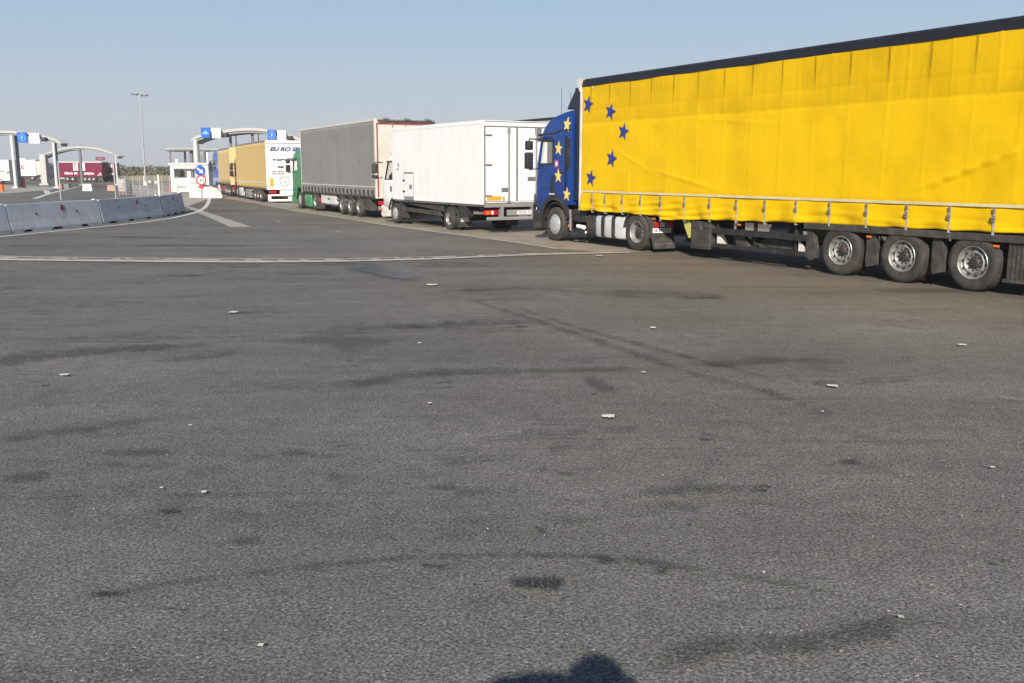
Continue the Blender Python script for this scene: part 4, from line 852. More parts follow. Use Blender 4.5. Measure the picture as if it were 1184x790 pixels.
# ============================================================ generic articulated lorry for the rest of the queue
def lorry(P, hd, label, tr, curt, cabm, group=GT, zt=3.7, zbm=.82, belt=1.22, axles=(0,-1.2,-2.4), x0=-3.9, x1=8.0, drive=6.6, steer=9.6, cabx=(8.4,10.3), cabh=(2.55,2.95), w_=1.23,
          roofm='old_white', rearm='cream', straps=18, red=False, r=.42, tank=None, detail=True, cz0=1.75, cz1=2.35, mir='black_plastic', name='articulated_truck', front_mat=None):
    T = place(name, P, hd, w_, label, 'lorry', group)
    c_ = curtain(T, x0+.05, x1-.05, zt-.09, lambda x: zbm, w_, curt, .7, .14 if detail else .3)
    curtain(T, x0+.05, x1-.05, zt-.09, lambda x: zbm, -w_, curt, -.7, .3)
    s = MB(); s.box(x0+.06, x1-.06, w_+.012, w_+.02, belt-.02, belt+.025); s.build('belt_band', rearm, c_)
    if straps:
        for k in range(straps):
            s = MB(); sx_ = x0+.3+(x1-x0-.6)*k/(straps-1); s.box(sx_-.025, sx_+.025, w_+.02, w_+.035, zbm-.02, belt-.1); s.box(sx_-.05, sx_+.05, w_+.03, w_+.06, belt-.26, belt-.12)
            st = s.build('ratchet_strap', 'hub_dark' if curt == 'curtain_grey' else 'strap_grey', c_)
    s = MB(); s.box(x0, x1, -w_-.015, w_+.02, zt-.10, zt, .015); s.build('roof', roofm, T)
    s = MB(); s.box(x1-.05, x1+.01, -w_, w_+.015, zbm, zt-.1); s.build('front_wall', front_mat or 'old_white', T)
    s = MB(); s.box(x0-.03, x0+.05, -w_, w_+.018, zbm-.02, zt-.01); rd = s.build('rear_doors', rearm, T)
    s = MB(); s.box(x0, x1-.1, -.45, -.35, .60, .84); s.box(x0, x1-.1, .35, .45, .60, .84); s.box(x0, x1-.05, w_-.1, w_-.03, zbm-.07, zbm+.02); s.box(x0, x1-.05, -w_+.03, -w_+.1, zbm-.07, zbm+.02); s.box(x0,x1-.1,-w_+.1,w_-.1,zbm-.0,zbm+.05)
    for ax in axles: s.tube([(ax,-.9,r),(ax,.9,r)], .07, 8)
    s.box(axles[-1]-.7, axles[0]+.7, w_-.12, w_-.04, .78, .84); s.build('trailer_frame', 'chassis', T)
    for ax in axles: axle(T, ax, w_, r, .36, 'trailer')
    for sg in (1,-1):
        s = MB(); s.box(axles[0]+.75, drive-1.6, sg*(w_-.07)-.02, sg*(w_-.07)+.02, .35, .45); s.box(axles[0]+.75, drive-1.6, sg*(w_-.07)-.02, sg*(w_-.07)+.02, .58, .68); s.build('side_guard', 'steel', T)
    s = MB(); s.box(x0-.04,x0+.06,-1.15,1.15,.36,.50,.01); s.build('underrun_bar', 'letter_grey', T)
    for sg in (1,-1):
        s = MB(); s.box(x0-.05,x0+.02,*sorted((sg*.72,sg*1.15)),.56,.70,.01); s.build('tail_light', 'light_red', T)
        s = MB(); s.box(drive-2.0,drive-1.88,sg*.7-.06,sg*.7+.06,.25,.8); s.build('landing_leg', 'chassis', T)
    # tractor
    xb, xf = cabx; zr, ztop = cabh; hw = w_-.02
    zlow = lambda x: .85 if x < steer-.62 else (max(.42,r+math.sqrt(max(0,.58**2-(x-steer)**2))) if x < steer+.56 else .40)
    lv = [(.6,xb,xf,hw-.01,.2),(1.1,xb,xf+.01,hw,.2),(cz0-.08,xb,xf,hw,.22),(cz0,xb,xf-.03,hw,.22),(cz1,xb,xf-.14,hw,.25),(cz1+.1,xb,xf-.18,hw,.26),(zr,xb,xf-.26,hw-.01,.3),((zr+ztop)/2,xb,xf-.55,hw-.05,.4),(ztop,xb+.02,xf-.95,hw-.16,.45)]
    L = xf-.3-xb; sx_ = [xb+L*f for f in (0,.12,.25,.36,.46,.56,.66,.76,.86,1.)]
    cb = loft_cab(T, lv, sx_, (xb+L*.45, xf, cz0, cz1), (cz0, cz1), cabm, zlow)
    s = MB(); s.box(xb+.05,xb+.1,-hw+.1,hw-.1,.9,cz1); s.box(xb+.05,xf-.3,-hw+.1,hw-.1,.9,.96); s.box(xf-.5,xf-.2,-hw+.1,hw-.1,.95,cz0-.05); s.build('cab_lining', 'interior', cb)
    mirror(cb, xf-.02, hw+.16, cz0-.1, cz1+.05, cz0+.30, 1, mir); mirror(cb, xf-.02, -hw-.16, cz0-.1, cz1+.05, cz0+.30, -1, mir)
    s = MB(); s.prism([(steer+.56,.42),(steer+.62,.24),(xf-.02,.2),(xf+.05,.3),(xf+.05,.62),(xf,.66)], 'y', -hw, hw+.01, .02); s.build('front_bumper', 'black_plastic' if cabm != 'green_cab' else cabm, cb)
    axle(T, drive, w_-.01, r, .28, 'dish', True); axle(T, steer, w_-.03, r, .28, 'cover')
    s = MB(); s.box(drive-.9, steer+.6, .34, .42, .5, .76); s.box(drive-.9, steer+.6, -.42, -.34, .5, .76); s.tube([(drive,-.9,r),(drive,.9,r)],.08,8); s.tube([(steer,-.9,r),(steer,.9,r)],.06,8); s.build('tractor_frame', 'chassis', T)
    for sg in (1,-1):
        s = MB(); s.box(drive+.75, steer-.95, *sorted((sg*.65, sg*(w_-.02))), .16, .74, .06); s.build('fuel_tank', tank or 'aluminium', T, True)
        arc_guard(T, drive, r, r+.05, 15, 165, *sorted((sg*.6, sg*(w_-.01))), m='dusty_panel')
        s = MB(); s.box(drive-.62,drive-.58,*sorted((sg*.6, sg*(w_-.01))),.12,.6); s.build('mud_flap', 'dusty_panel', T)
        s = MB(); s.box(drive-.68,drive-.62,*sorted((sg*.75, sg*(w_-.03))),.42,.58,.01); s.build('tail_light', 'light_red', T)
    return T, c_, rd, cb
# grey curtain-sider with green cab
T3, c3, rd3, cb3 = lorry((-6.15,38.38), 117, 'grey curtain-sided articulated lorry with a green cab, in front of the white box lorry', None, 'curtain_grey', 'green_cab',
    zt=3.78, x0=-2.12, x1=8.75, axles=(0.1,1.25,2.42), drive=6.62, steer=9.42, cabx=(8.92,10.8), cabh=(2.62,2.95), tank='green_cab', straps=20, belt=1.22, cz0=1.85, cz1=2.35, roofm='cream', r=.43)
s = MB(); y0 = 1.23
for a in ((-2.168,-2.162,y0-.10,y0-.05,.85,3.62),(-2.168,-2.162,-y0+.05,y0-.05,3.57,3.62)): s.box(*a)
s.build('red_stripe', 'red_line', rd3)
s = MB(); s.box(-2.30,-2.15,-1.15,1.15,3.70,3.76,.01)
for k in range(3): s.box(-2.34,-2.18,-.9+k*.85-.08,-.9+k*.85+.14,3.74,3.80,.005)
s.build('roof_hinge_bar', 'seal_grey', rd3)
s = MB(); s.box(-2.175,-2.16,-.02,.02,.9,3.6)
for yy in (.55,-.55): s.tube([(-2.19,yy,.85),(-2.19,yy,3.65)], .018, 6)
s.build('lock_rods', 'letter_grey', rd3)
s = MB(); s.box(3.3,5.6,1.05,1.20,.40,.80,.01); s.build('pallet_box', 'old_white', T3)
s = MB(); s.box(4.2,4.55,1.201,1.205,.56,.66); s.build('box_print', 'green_cab', T3)
s = MB(); s.box(-1.3,-.45,.9,1.2,.30,.76,.02); s.build('tool_box', 'dusty_panel', T3)
# sand-coloured pair
T4, c4, rd4, cb4 = lorry((-14.88,56.58), 113.8, 'sandy yellow curtain-sided lorry with printed white rear doors, in front of the green cab', None, 'curtain_sand', 'cab_maroon',
    zt=3.52, x0=-2.45, x1=9.55, axles=(0,-.0+1.05,2.1), drive=6.6, steer=9.9, cabx=(9.7,11.15), cabh=(2.5,2.85), belt=1.12, straps=0, roofm='steel', rearm='white_paint', zbm=.78, r=.40, cz0=1.55, cz1=2.25)
def rear_print(rd, xr, w_):
    t = lambda body, size, m, y, z, wd, sh=0.: text(body, size, m, rd, (xr-.004, y, z), ROT_REAR, shear=sh, width=wd, bold=.012)
    text('EU RO SPA', .30, 'ink_blue', rd, (xr-.004, w_-.22, 2.92), ROT_REAR, shear=.3, width=1.9, bold=.018)
    t('TRANSPORTES INT.', .13, 'ink', w_-.36, 2.38, 1.6); t('9983', .13, 'ink', w_-.62, 1.98, .36); t('TEL. SPAIN', .08, 'letter_grey', w_-.30, 1.74, .7); t('FAX. SPAIN', .08, 'letter_grey', w_-.30, 1.62, .7)
    s = MB(); A_ = [k*math.pi/16 for k in range(33)]
    for k in range(32):
        s.prism([(w_-.98+rr*math.cos(a), 1.22+rr*math.sin(a)) for rr, a in ((.24,A_[k]),(.24,A_[k+1]),(.29,A_[k+1]),(.29,A_[k]))], 'x', xr-.006, xr-.003)
    s.box(xr-.006, xr-.003, w_-1.06, w_-.90, 1.20, 1.26); s.build('round_emblem', 'letter_grey', rd)
    s = MB(); s.box(xr-.006, xr-.003, w_-.36, w_-.16, .92, 1.42); s.build('reflector_panel', 'orange_panel', rd)
    s = MB(); s.box(xr-.02, xr-.004, -w_+.05, w_-.02, 3.34, 3.38); s.box(xr-.01, xr-.004, w_-.07, w_-.05, .8, 3.34); s.build('door_seal', 'letter_grey', rd)
rear_print(rd4, -2.48, 1.23)
s = MB(); s.box(-2.56,-2.44,-1.2,1.22,.10,.22,.01); s.box(-2.56,-2.44,-1.2,1.22,.42,.50,.01); s.box(-2.56,-2.44,1.05,1.22,.1,.5); s.build('rear_bumper', 'white_paint', T4)
s = MB(); s.box(-2.54,-2.50,-.9,.55,.52,.72); s.box(-2.57,-2.56,-.8,0.1,.24,.36); s.build('plate_board', 'plate_white', T4)
s = MB(); s.box(4.0,5.9,1.0,1.2,.14,.66,.01); s.build('pallet_box', 'steel', T4)
T5, c5, rd5, cb5 = lorry((-19.96,67.67), 112.6, 'sandy yellow curtain-sided lorry with a royal blue cab, ahead of the lorry with printed doors', None, 'curtain_sand_pale', 'cab_royal',
    zt=3.40, x0=-1.0, x1=6.9, axles=(0.2,1.3,2.4), drive=6.2, steer=9.2, cabx=(7.05,12.0), cabh=(3.1,3.38), belt=1.15, straps=0, roofm='steel', rearm='curtain_sand_pale', zbm=.85, r=.42, cz0=1.9, cz1=2.5, detail=False)
T6, c6, rd6, cb6 = lorry((-29.77,92.76), 113, 'silver-grey lorry at the head of the queue beside the white booth', None, 'curtain_silver', 'cab_dark',
    zt=3.55, x0=-3.0, x1=8.2, drive=6.2, steer=9.2, cabx=(8.6,10.4), belt=1.15, straps=0, rearm='curtain_silver', zbm=.85, detail=False)
s = MB(); s.box(-3.05,-3.03,-.04,.04,.9,3.4); s.box(-3.05,-3.03,1.08,1.2,.85,3.5); s.build('door_frame', 'white_paint', rd6)
# dark-roofed lorry in the next lane, only its roof shows over the box lorry
T7, c7, rd7, cb7 = lorry((2.9,35.2), 119.5, 'black-roofed lorry in the next lane, showing above the white box lorry', None, 'curtain_grey', 'cab_dark', zt=3.89, x0=-3.5, x1=9.2, drive=7.0, steer=10.2, cabx=(9.6,11.4), roofm='black_roof', straps=0, zbm=.95, belt=1.4, group=None, detail=False)

# ============================================================ concrete barriers
def barrier(a, b_, label, marks):
    a, b_ = Vector(a), Vector(b_); L = (b_-a).length-.07; hd = math.atan2(b_.y-a.y, b_.x-a.x)
    T = empty('concrete_barrier', (a.x, a.y, 0), hd, label, 'barrier', 'concrete barriers lined up along the white edge line')
    prof = [(-.24,.0),(-.235,.10),(-.185,.32),(-.10,.84),(.10,.84),(.185,.32),(.235,.10),(.24,.0)]
    bm = bmesh.new(); n = 40; rows = []
    for i in range(n+1):
        x = L*i/n; rows.append([bm.verts.new((x, y, z+.004*noise.noise(Vector((x*2,y*9,z*5+a.x))))) for y, z in prof])
    for i in range(n):
        for k in range(7): bm.faces.new((rows[i][k], rows[i+1][k], rows[i+1][k+1], rows[i][k+1]))
    bm.faces.new(rows[0]); bm.faces.new(rows[-1][::-1])
    for v in bm.verts:      # lifting notches at the foot
        u = (v.co.x % 1.5)
        if v.co.z < .02 and .5 < u < .95: v.co.z = .075
    bmesh.ops.recalc_face_normals(bm, faces=bm.faces[:]); s = MB(); s.bm.free(); s.bm = bm; s.build('barrier_body', 'barrier_concrete', T)
    for u in marks:
        s = MB(); x = L*u; s.prism([(x-.08,-.58),(x+.08,-.58),(x+.08,-.74),(x-.08,-.74)], 'y', 0, .01); o = s.build('reflector', 'barrier_red', T)
        for v in o.data.vertices: v.co = Vector((v.co.x, -(.100+(.84-(-v.co.z))*.163)-.006-(v.co.y), -v.co.z))
    for u in (.27, .72):
        s = MB(); s.lathe([(.035,-.01),(.035,.02),(0,.021)], 10, Matrix.Translation((L*u,-.152,.52)) @ Matrix.Rotation(math.pi,4,'Z')); s.build('lifting_hole', 'ink', T)
    s = MB(); s.box(L-.10, L+.02, -.05, .05, .845, .875, .008); s.build('joint_cap', 'old_white', T)
    return T
M['barrier_concrete'] = mat('barrier_concrete', (.52,.56,.62), .8, var=.06, scale=2, dirt=(.28,.30,.33), dirt_amt=.5, dscale=3, bump=.4)
M['barrier_red'] = mat('barrier_red', (.18,.012,.05), .5)
J = [(-15.75,22.2),(-15.1,28.3),(-14.45,33.15),(-14.25,38.4),(-14.95,43.0)]
barrier(J[1], J[0], 'concrete barrier cut by the left edge of the photo', []) if False else None
for k, (lb, mk) in enumerate([('concrete barrier running out of the picture at the left edge', []), ('long concrete barrier with a dark red square near the middle of its face', [.56]), ('concrete barrier with a faint red mark between the two thin poles and the white bollard', [.58]), ('last concrete barrier at the lane end, turned away beside its dark shadow', [.55])]):
    barrier(J[k], J[k+1], lb, mk)

# ============================================================ poles and fence behind the barriers
def pole(name, label, cat, base, h, r, m, group=None):
    T = tag(MB().tube([(0,0,0),(0,0,h)], r, 10).build(name, m, None, True), label, cat, group); T.location = base; return T
p = gp(70.5,231); pole('thin_pole', 'thin grey pole rising behind the second concrete barrier, left of the maroon lorry wheels', 'pole', p, 2.4, .04, 'galv')
p = gp(134,230); pole('thin_pole', 'thin grey pole behind the barriers at the right end of the low canopy', 'pole', p, 2.95, .045, 'galv')
p = gp(184.5,229); pole('bollard', 'short white post standing before the wire fence', 'post', p, 1.55, .07, 'old_white')
def fence():
    a, b_ = gp(138,226.5), gp(206,228); T = empty('wire_fence', a, math.atan2(b_.y-a.y, b_.x-a.x), 'low galvanised wire mesh fence behind the far barriers', 'fence')
    L = (b_-a).length; n = 8
    for k in range(n+1):
        s = MB(); s.tube([(L*k/n,0,0),(L*k/n,0,1.45)], .022, 6); s.build('fence_post', 'galv', T)
    for k in range(n):
        s = MB(); x0, x1 = L*k/n+.05, L*(k+1)/n-.05
        for j in range(9): x = x0+(x1-x0)*j/8; s.box(x-.006,x+.006,-.006,.006,.1,1.35)
        for j in range(7): z = .1+1.25*j/6; s.box(x0,x1,-.008,.008,z-.007,z+.007)
        s.build('mesh_panel', 'galv', T)
fence()
def lamp():
    b_ = at(168.5,214,113); b_.z = 0; T = empty('street_lamp', b_, 0, 'tall double-headed lamp mast against the open sky', 'street lamp')
    H_ = at(160.5,109,113).z; s = MB(); s.tube([(0,0,0),(0,0,H_)], [.12,.055], 12); s.build('lamp_mast', 'galv', T, True)
    s = MB(); s.tube([(-.55,0,H_-.05),(0,0,H_-.25),(.5,0,H_-.2)], .045, 8); s.build('lamp_arm', 'galv', T)
    for sg, dz in ((-1,0),(1,-.12)):
        s = MB(); s.box(sg*.55-.42, sg*.55+.38, -.22,.22, H_-.08+dz, H_+.10+dz, .05); s.build('lamp_head', 'post_grey', T, True)
    s = MB(); s.box(-.22,.22,-.22,.22,0,.5,.03); s.build('mast_foot', 'old_white', T)
lamp()

# ============================================================ canopies
def canopy(name, label, Y, top, depth, th, posts, signs=(), cam_at=None, under='canopy_under', group='curved border canopies'):
    P = [at(x, y, Y) for x, y in top]; c_ = P[len(P)//2]; T = empty(name, (c_.x, Y, 0), 0, label, 'canopy', group)
    # smooth the top line
    fine = []
    for i in range(len(P)-1):
        p0, p1, p2, p3 = P[max(i-1,0)], P[i], P[i+1], P[min(i+2,len(P)-1)]
        for k in range(6+(i == len(P)-2)):
            t = k/6; fine.append(.5*((2*p1)+(p2-p0)*t+(2*p0-5*p1+4*p2-p3)*t*t+(3*p1-p0-3*p2+p3)*t**3))
    s = MB(); u = MB(); n = len(fine)
    bm = s.bm; rows = []; rows2 = []
    for i, p in enumerate(fine):
        e = min(1, (min(i, n-1-i)+1.2)/4); t_ = th*e; x = p.x-c_.x; z = p.z
        rows.append([bm.verts.new(v) for v in ((x,0,z-t_*.15),(x,.25,z),(x,depth,z),(x,depth,z-t_),(x,.1,z-t_))])
    for i in range(n-1):
        for k in range(5): bm.faces.new((rows[i][k], rows[i][(k+1)%5], rows[i+1][(k+1)%5], rows[i+1][k]))
    bm.faces.new(rows[0]); bm.faces.new(rows[-1][::-1]); s.build('canopy_roof', 'canopy_white', T, True)
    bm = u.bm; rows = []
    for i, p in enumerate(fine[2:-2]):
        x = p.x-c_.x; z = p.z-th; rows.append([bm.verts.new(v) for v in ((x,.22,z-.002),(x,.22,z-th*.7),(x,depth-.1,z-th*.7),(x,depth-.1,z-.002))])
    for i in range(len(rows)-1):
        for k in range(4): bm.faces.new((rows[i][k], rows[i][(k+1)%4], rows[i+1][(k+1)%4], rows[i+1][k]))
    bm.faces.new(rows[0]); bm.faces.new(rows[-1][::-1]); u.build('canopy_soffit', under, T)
    for (x, y, dy, r, m) in posts:
        q_ = at(x, y, Y+dy); s = MB(); s.tube([(q_.x-c_.x, dy, 0), (q_.x-c_.x, dy, q_.z)], r, 10); s.box(q_.x-c_.x-r*1.8, q_.x-c_.x+r*1.8, dy-r*1.8, dy+r*1.8, 0, .12); s.build('post', m, T, True)
    for (x0, y0, x1, y1, kind) in signs:
        a, b_ = at(x0, y0, Y-.35), at(x1, y1, Y-.35); X0, X1, Z0, Z1 = a.x-c_.x, b_.x-c_.x, b_.z, a.z
        s = MB(); s.box(X0, X1, -.35, -.20, Z0, Z1, .02); so = s.build('sign_panel', 'sign_blue' if kind != 'text' else 'sign_white', T); W2, H2 = X1-X0, Z1-Z0
        s = MB(); s.box(X0+.2, X0+.3, -.20, .3, (Z0+Z1)/2, (Z0+Z1)/2+.1); s.build('sign_bracket', 'post_grey', T)
        if kind == 'eu':
            for k in range(12):
                an = k*math.pi/6; q2 = MB(); q2.prism(star_pts((X0+X1)/2+W2*.33*math.sin(an), (Z0+Z1)/2+H2*.34*math.cos(an), W2*.085), 'y', -.358, -.352); q2.build('star_decal', 'sign_light_blue', so)
            q2 = MB(); q2.prism([((X0+X1)/2+W2*.13*f, (Z0+Z1)/2+H2*g) for f, g in ((-.2,-.22),(.5,-.12),(.9,.05),(.4,.2),(-.2,.22),(-.8,.08),(-.7,-.1))], 'y', -.358, -.352); q2.build('emblem', 'sign_light_blue', so)
        elif kind == 'crown':
            q2 = MB(); q2.box((X0+X1)/2-W2*.34, (X0+X1)/2+W2*.34, -.358, -.352, Z0+H2*.36, Z0+H2*.46); q2.prism([((X0+X1)/2+W2*f, Z0+H2*g) for f, g in ((-.30,.47),(-.16,.58),(0,.70),(.16,.58),(.30,.47))], 'y', -.358, -.352); q2.build('emblem', 'sign_light_blue', so)
        else:
            for g in (.66,.42,.24):
                q2 = MB()
                x = X0+W2*.14
                rr = random.Random(int(g*100)+int(x0))
                while x < X1-W2*.16:
                    wl = W2*rr.uniform(.03,.07); q2.box(x, x+wl*.75, -.356, -.352, Z0+H2*g, Z0+H2*(g+.09)); x += wl
                q2.build('sign_writing', 'letter_grey', so)
    if cam_at:
        for (x, y) in cam_at:
            q_ = at(x, y, Y-.2); s = MB(); s.box(q_.x-c_.x-.22, q_.x-c_.x+.22, -.5, .1, q_.z-.22, q_.z+.18, .06); s.build('loudspeaker', 'ink', T, True)
    return T
canopy('canopy', 'curved white canopy with blue circle-of-stars sign at the left edge', 97, [(-60,158),(-30,152.5),(0,151),(20,151.8),(40,154.5),(55,158),(64,161),(71,165.5)], 1.7, .25,
    [(13,156,.4,.16,'post_white'),(18,156,1.2,.17,'post_grey'),(61.5,164,.4,.14,'post_white'),(64,165,1.0,.12,'post_grey'),(-30,158,.6,.2,'post_grey')], [(19,153,31.5,165,'eu'),(33,154,46,166,'text')], [(51,161)])
canopy('canopy', 'low arched white canopy over the maroon lorry', 118, [(43,181.5),(55,176),(70,171.5),(85,169.3),(100,169.5),(115,172),(128,176),(137.5,180.5)], 1.8, .24,
    [(92,172,.5,.17,'post_grey'),(133.5,180,.3,.10,'post_white')], [], None)
canopy('canopy', 'wide arched canopy with two blue signs above the lorry lane', 88, [(219,161),(227,157),(238,153.5),(250,151.2),(262,149.6),(280,147.8),(300,148.2),(320,151.5),(338,156.5),(352,162)], 3.2, .27,
    [(225.5,160,.3,.20,'post_white'),(229,161,2.5,.07,'post_grey'),(266,152,.6,.12,'post_grey'),(272.5,152,3.4,.05,'post_white'),(291.5,152,.8,.12,'post_grey'),(298.5,152,3.4,.05,'post_white'),(341,160,.8,.12,'post_grey')],
    [(232,147.5,243,159.5,'crown'),(244.5,148.2,255.5,160,'text'),(309,150,319.5,162.5,'eu'),(320.5,151,331,163,'text')], [(260.5,156),(335.5,159.5)])
canopy('flat_canopy', 'thin flat white canopy roof behind the white booth', 112, [(187,172),(200,171.2),(225,171.2),(250,172),(275,173.2),(300,174.5)], 5, .18,
    [(196.5,174,.5,.09,'post_grey'),(213.5,174,2,.12,'post_grey'),(221,174,1,.20,'post_grey'),(250,175,3,.12,'post_grey'),(285,175,3,.12,'post_grey')], group=None)
# concrete pylon under the low canopy
a = at(53,212,117); s = MB(); s.box(-.36,.36,-.4,.4,0,at(53,178.5,117).z,.04); s.box(-.55,.55,-.5,.5,0,.2)
o = tag(s.build('concrete_pylon', 'block_concrete'), 'broad pale concrete pylon under the left tip of the low arched canopy', 'pillar'); o.location = (a.x, 117, 0)

# ============================================================ booth, block, road signs
def booth():
    Y = 82.0; a, b_ = at(197,200,Y), at(241,200,Y); W2 = b_.x-a.x; H_ = at(215,190.5,Y).z
    T = empty('border_booth', (a.x, Y, 0), 0, 'small white control booth with two windows behind the round signs', 'booth')
    s = MB(); D_ = 2.4
    s.box(0,.30,0,D_,0,H_); s.box(W2-.25,W2,0,D_,0,H_); s.box(.30,W2-.25,0,.08,0,1.18); s.box(.30,W2-.25,0,.08,H_-.30,H_); s.box(.30,W2-.25,D_-.08,D_,0,1.0); s.box(.30,W2-.25,D_-.08,D_,H_-.3,H_)
    s.box(1.42,1.72,.0,.08,1.18,H_-.30); s.build('booth_wall', 'booth_white', T)
    s = MB(); s.box(-.08,W2+.08,-.15,D_+.1,H_+.002,H_+.14,.02); s.build('roof', 'booth_white', T)
    s = MB(); s.box(.3,W2-.25,-.3,0,H_-.38,H_-.30); s.build('awning', 'letter_grey', T)
    for x0, x1 in ((.32,1.40),(1.74,W2-.27)):
        s = MB(); s.box(x0,x1,.03,.05,1.18,H_-.30); wn = s.build('window', 'glass', T)
        s = MB()
        for bx in ((x0,x0+.05),(x1-.05,x1)): s.box(*bx,-.01,.07,1.18,H_-.3)
        s.box(x0+.05,x1-.05,-.01,.07,1.18,1.23); s.build('window_frame', 'post_grey', wn)
    s = MB(); s.box(.55,.85,.8,1.1,1.0,1.75,.05); s.box(.6,.8,.85,1.05,1.75,2.0,.08); s.build('office_chair', 'black_plastic', T, True)
    s = MB(); s.box(.5,1.3,-.02,-.003,.35,.48); s.build('lettering', 'letter_grey', T)
    s = MB(); s.box(.30,.55,.5,.8,H_+.14,H_+.45,.03); s.build('roof_box', 'booth_white', T); s = MB(); s.tube([(1.1,.5,H_+.1),(1.1,.5,H_+.55)],.04,6); s.build('roof_antenna','ink',T)
booth()
a = gp(219,228.5); b_ = gp(247,229.5)
s = MB(); L_ = (b_-a).length; s.prism([(0,0),(L_,0),(L_-.12,.35),(L_-.7,.66),(.1,1.10),(0,1.06)], 'y', 0, .7, .03); s2 = s.build('concrete_block', 'booth_white'); s2.location = a; s2.rotation_euler = (0,0,math.atan2(b_.y-a.y,b_.x-a.x))
tag(s2, 'pale concrete safety block in front of the white booth', 'block')
for (x, z) in ((.5,.95),(.8,.95),(.65,.7),(1.2,.5)):
    s = MB(); s.lathe([(.04,-.01),(.04,.01),(0,.012)], 8, Matrix.Translation((x,-.005,z)) @ Matrix.Rotation(math.pi,4,'Z')); s.build('drain_hole', 'ink', s2)
def signs():
    Y = 64.2; P_ = at(233,227,Y); P_.z = 0; T = empty('road_sign', P_, R(8), 'post with a blue arrow disc above a red-ringed speed limit disc', 'road sign')
    s = MB(); s.tube([(0,.05,0),(0,.05,2.3)], .03, 8); s.build('sign_post', 'galv', T)
    z1, z2 = at(232,197.3,Y).z, at(233,208.5,Y).z; rr = .34
    D = lambda r, y0, y1, z, x=0.: [(x+r*math.cos(k*math.pi/16), z+r*math.sin(k*math.pi/16)) for k in range(32)]
    s = MB(); s.prism(D(rr,0,0,z1), 'y', -.02, .01); bl = s.build('arrow_disc', 'sign_blue_dark', T)
    s = MB(); c45 = math.cos(R(-42)); s45 = math.sin(R(-42)); rot = lambda x, z: (x*c45-z*s45, z1+x*s45+z*c45)
    s.prism([rot(*p) for p in ((-.25,-.045),(.04,-.045),(.04,-.15),(.27,0),(.04,.15),(.04,.045),(-.25,.045))], 'y', -.028, -.022); s.build('arrow', 'sign_white', bl)
    s = MB(); s.prism(D(rr,0,0,z2,.04), 'y', -.02, .01); rd = s.build('speed_disc', 'sign_red', T); s = MB(); s.prism(D(rr*.70,0,0,z2,.04), 'y', -.026, -.021); wd_ = s.build('disc_face', 'sign_white', rd)
    text('30', .30, 'ink', wd_, (-.13,-.030,z2-.11), (R(90),0,0), width=.34, bold=.006)
    s = MB(); s.box(-.16,.22,-.02,.01,z2-.52,z2-.38); s.build('plate_below', 'sign_red', T)
signs()

# ============================================================ far vehicles and yard clutter on the left
def far_lorry(name, label, Pl, hd, L, H_, zb_, body, cabm=None, wheels=(), text_=None, extra=None, w_=1.25, cab_front=True, group='vehicles parked beyond the checkpoint', roofc='canopy_white'):
    """seen side-on: Pl = ground point of the left end, local x to the right"""
    T = empty(name, (Pl.x, Pl.y, 0), hd, label, 'lorry', group)
    s = MB(); s.box(0, L, 0, 2.5, zb_, H_, .03); bd = s.build('cargo_body', body, T)
    s = MB(); s.box(-.02, L+.02, -.02, 2.52, H_-.02, H_+.12, .02); s.build('roof', roofc, T)
    s = MB(); s.box(.2, L-.2, .8, 1.7, .65, zb_-.01); s.box(.1,L-.1,.05,.12,zb_-.12,zb_-.01); s.build('chassis_frame', 'chassis', T)
    for x in wheels:
        h = MB(); h.lathe([(.20,0),(.18,.05),(.1,.03),(0,.03)], 14, Matrix.Translation((x,.02,.48)) @ Matrix.Rotation(math.pi,4,'Z')); wo_ = h.build('wheel', 'rim_steel', T)
        t = MB(); t.lathe([(.20,0),(.46,.02),(.5,-.05),(.5,-.3),(.3,-.32)], 20, Matrix.Translation((x,.05,.48)) @ Matrix.Rotation(math.pi,4,'Z')); t.build('tyre', 'tyre', wo_)
    return T, bd
Ym = 147.5; a = at(68.5,210,Ym); a.z = 0; b_ = at(119,210,Ym); Lm = b_.x-a.x; z_ = lambda y, Y=Ym: at(90,y,Y).z
Tm, bm_ = far_lorry('articulated_truck', 'maroon lorry with white bars and white lettering on its side', a, 0, Lm, z_(188), z_(204.5), 'curtain_maroon', wheels=[1.4, 4.1, 5.0-.1, 5.65] if False else [(at(x,205,Ym).x-a.x) for x in (78,84,98.5,103.3,108.3)])
for x0, x1 in ((84.3,85.6),(86.5,87.4),(88.2,89.8),(94.8,97.8)):
    p0, p1 = at(x0,189,Ym).x-a.x, at(x1,189,Ym).x-a.x; s = MB(); s.box(p0,p1,-.012,-.003,z_(197.5),z_(188.8)); s.build('white_bar', 'letter_white', bm_)
X_ = lambda x, Y=Ym: at(x,200,Y).x-a.x
text('HELLO. DA', .42, 'letter_white', bm_, (X_(74.5),-.01,z_(201.6)), (R(90),0,0), width=X_(90)-X_(74.5), bold=.02)
text('LIBERTA', .42, 'letter_white', bm_, (X_(97),-.01,z_(202)), (R(90),0,0), width=X_(108.7)-X_(97), bold=.02)
s = MB(); s.box(X_(112.5),X_(117.5),-.012,-.003,z_(202.8),z_(202.1)); s.box(X_(114.5),X_(117),-.012,-.003,z_(201),z_(200.2)); s.build('small_print', 'letter_white', bm_)
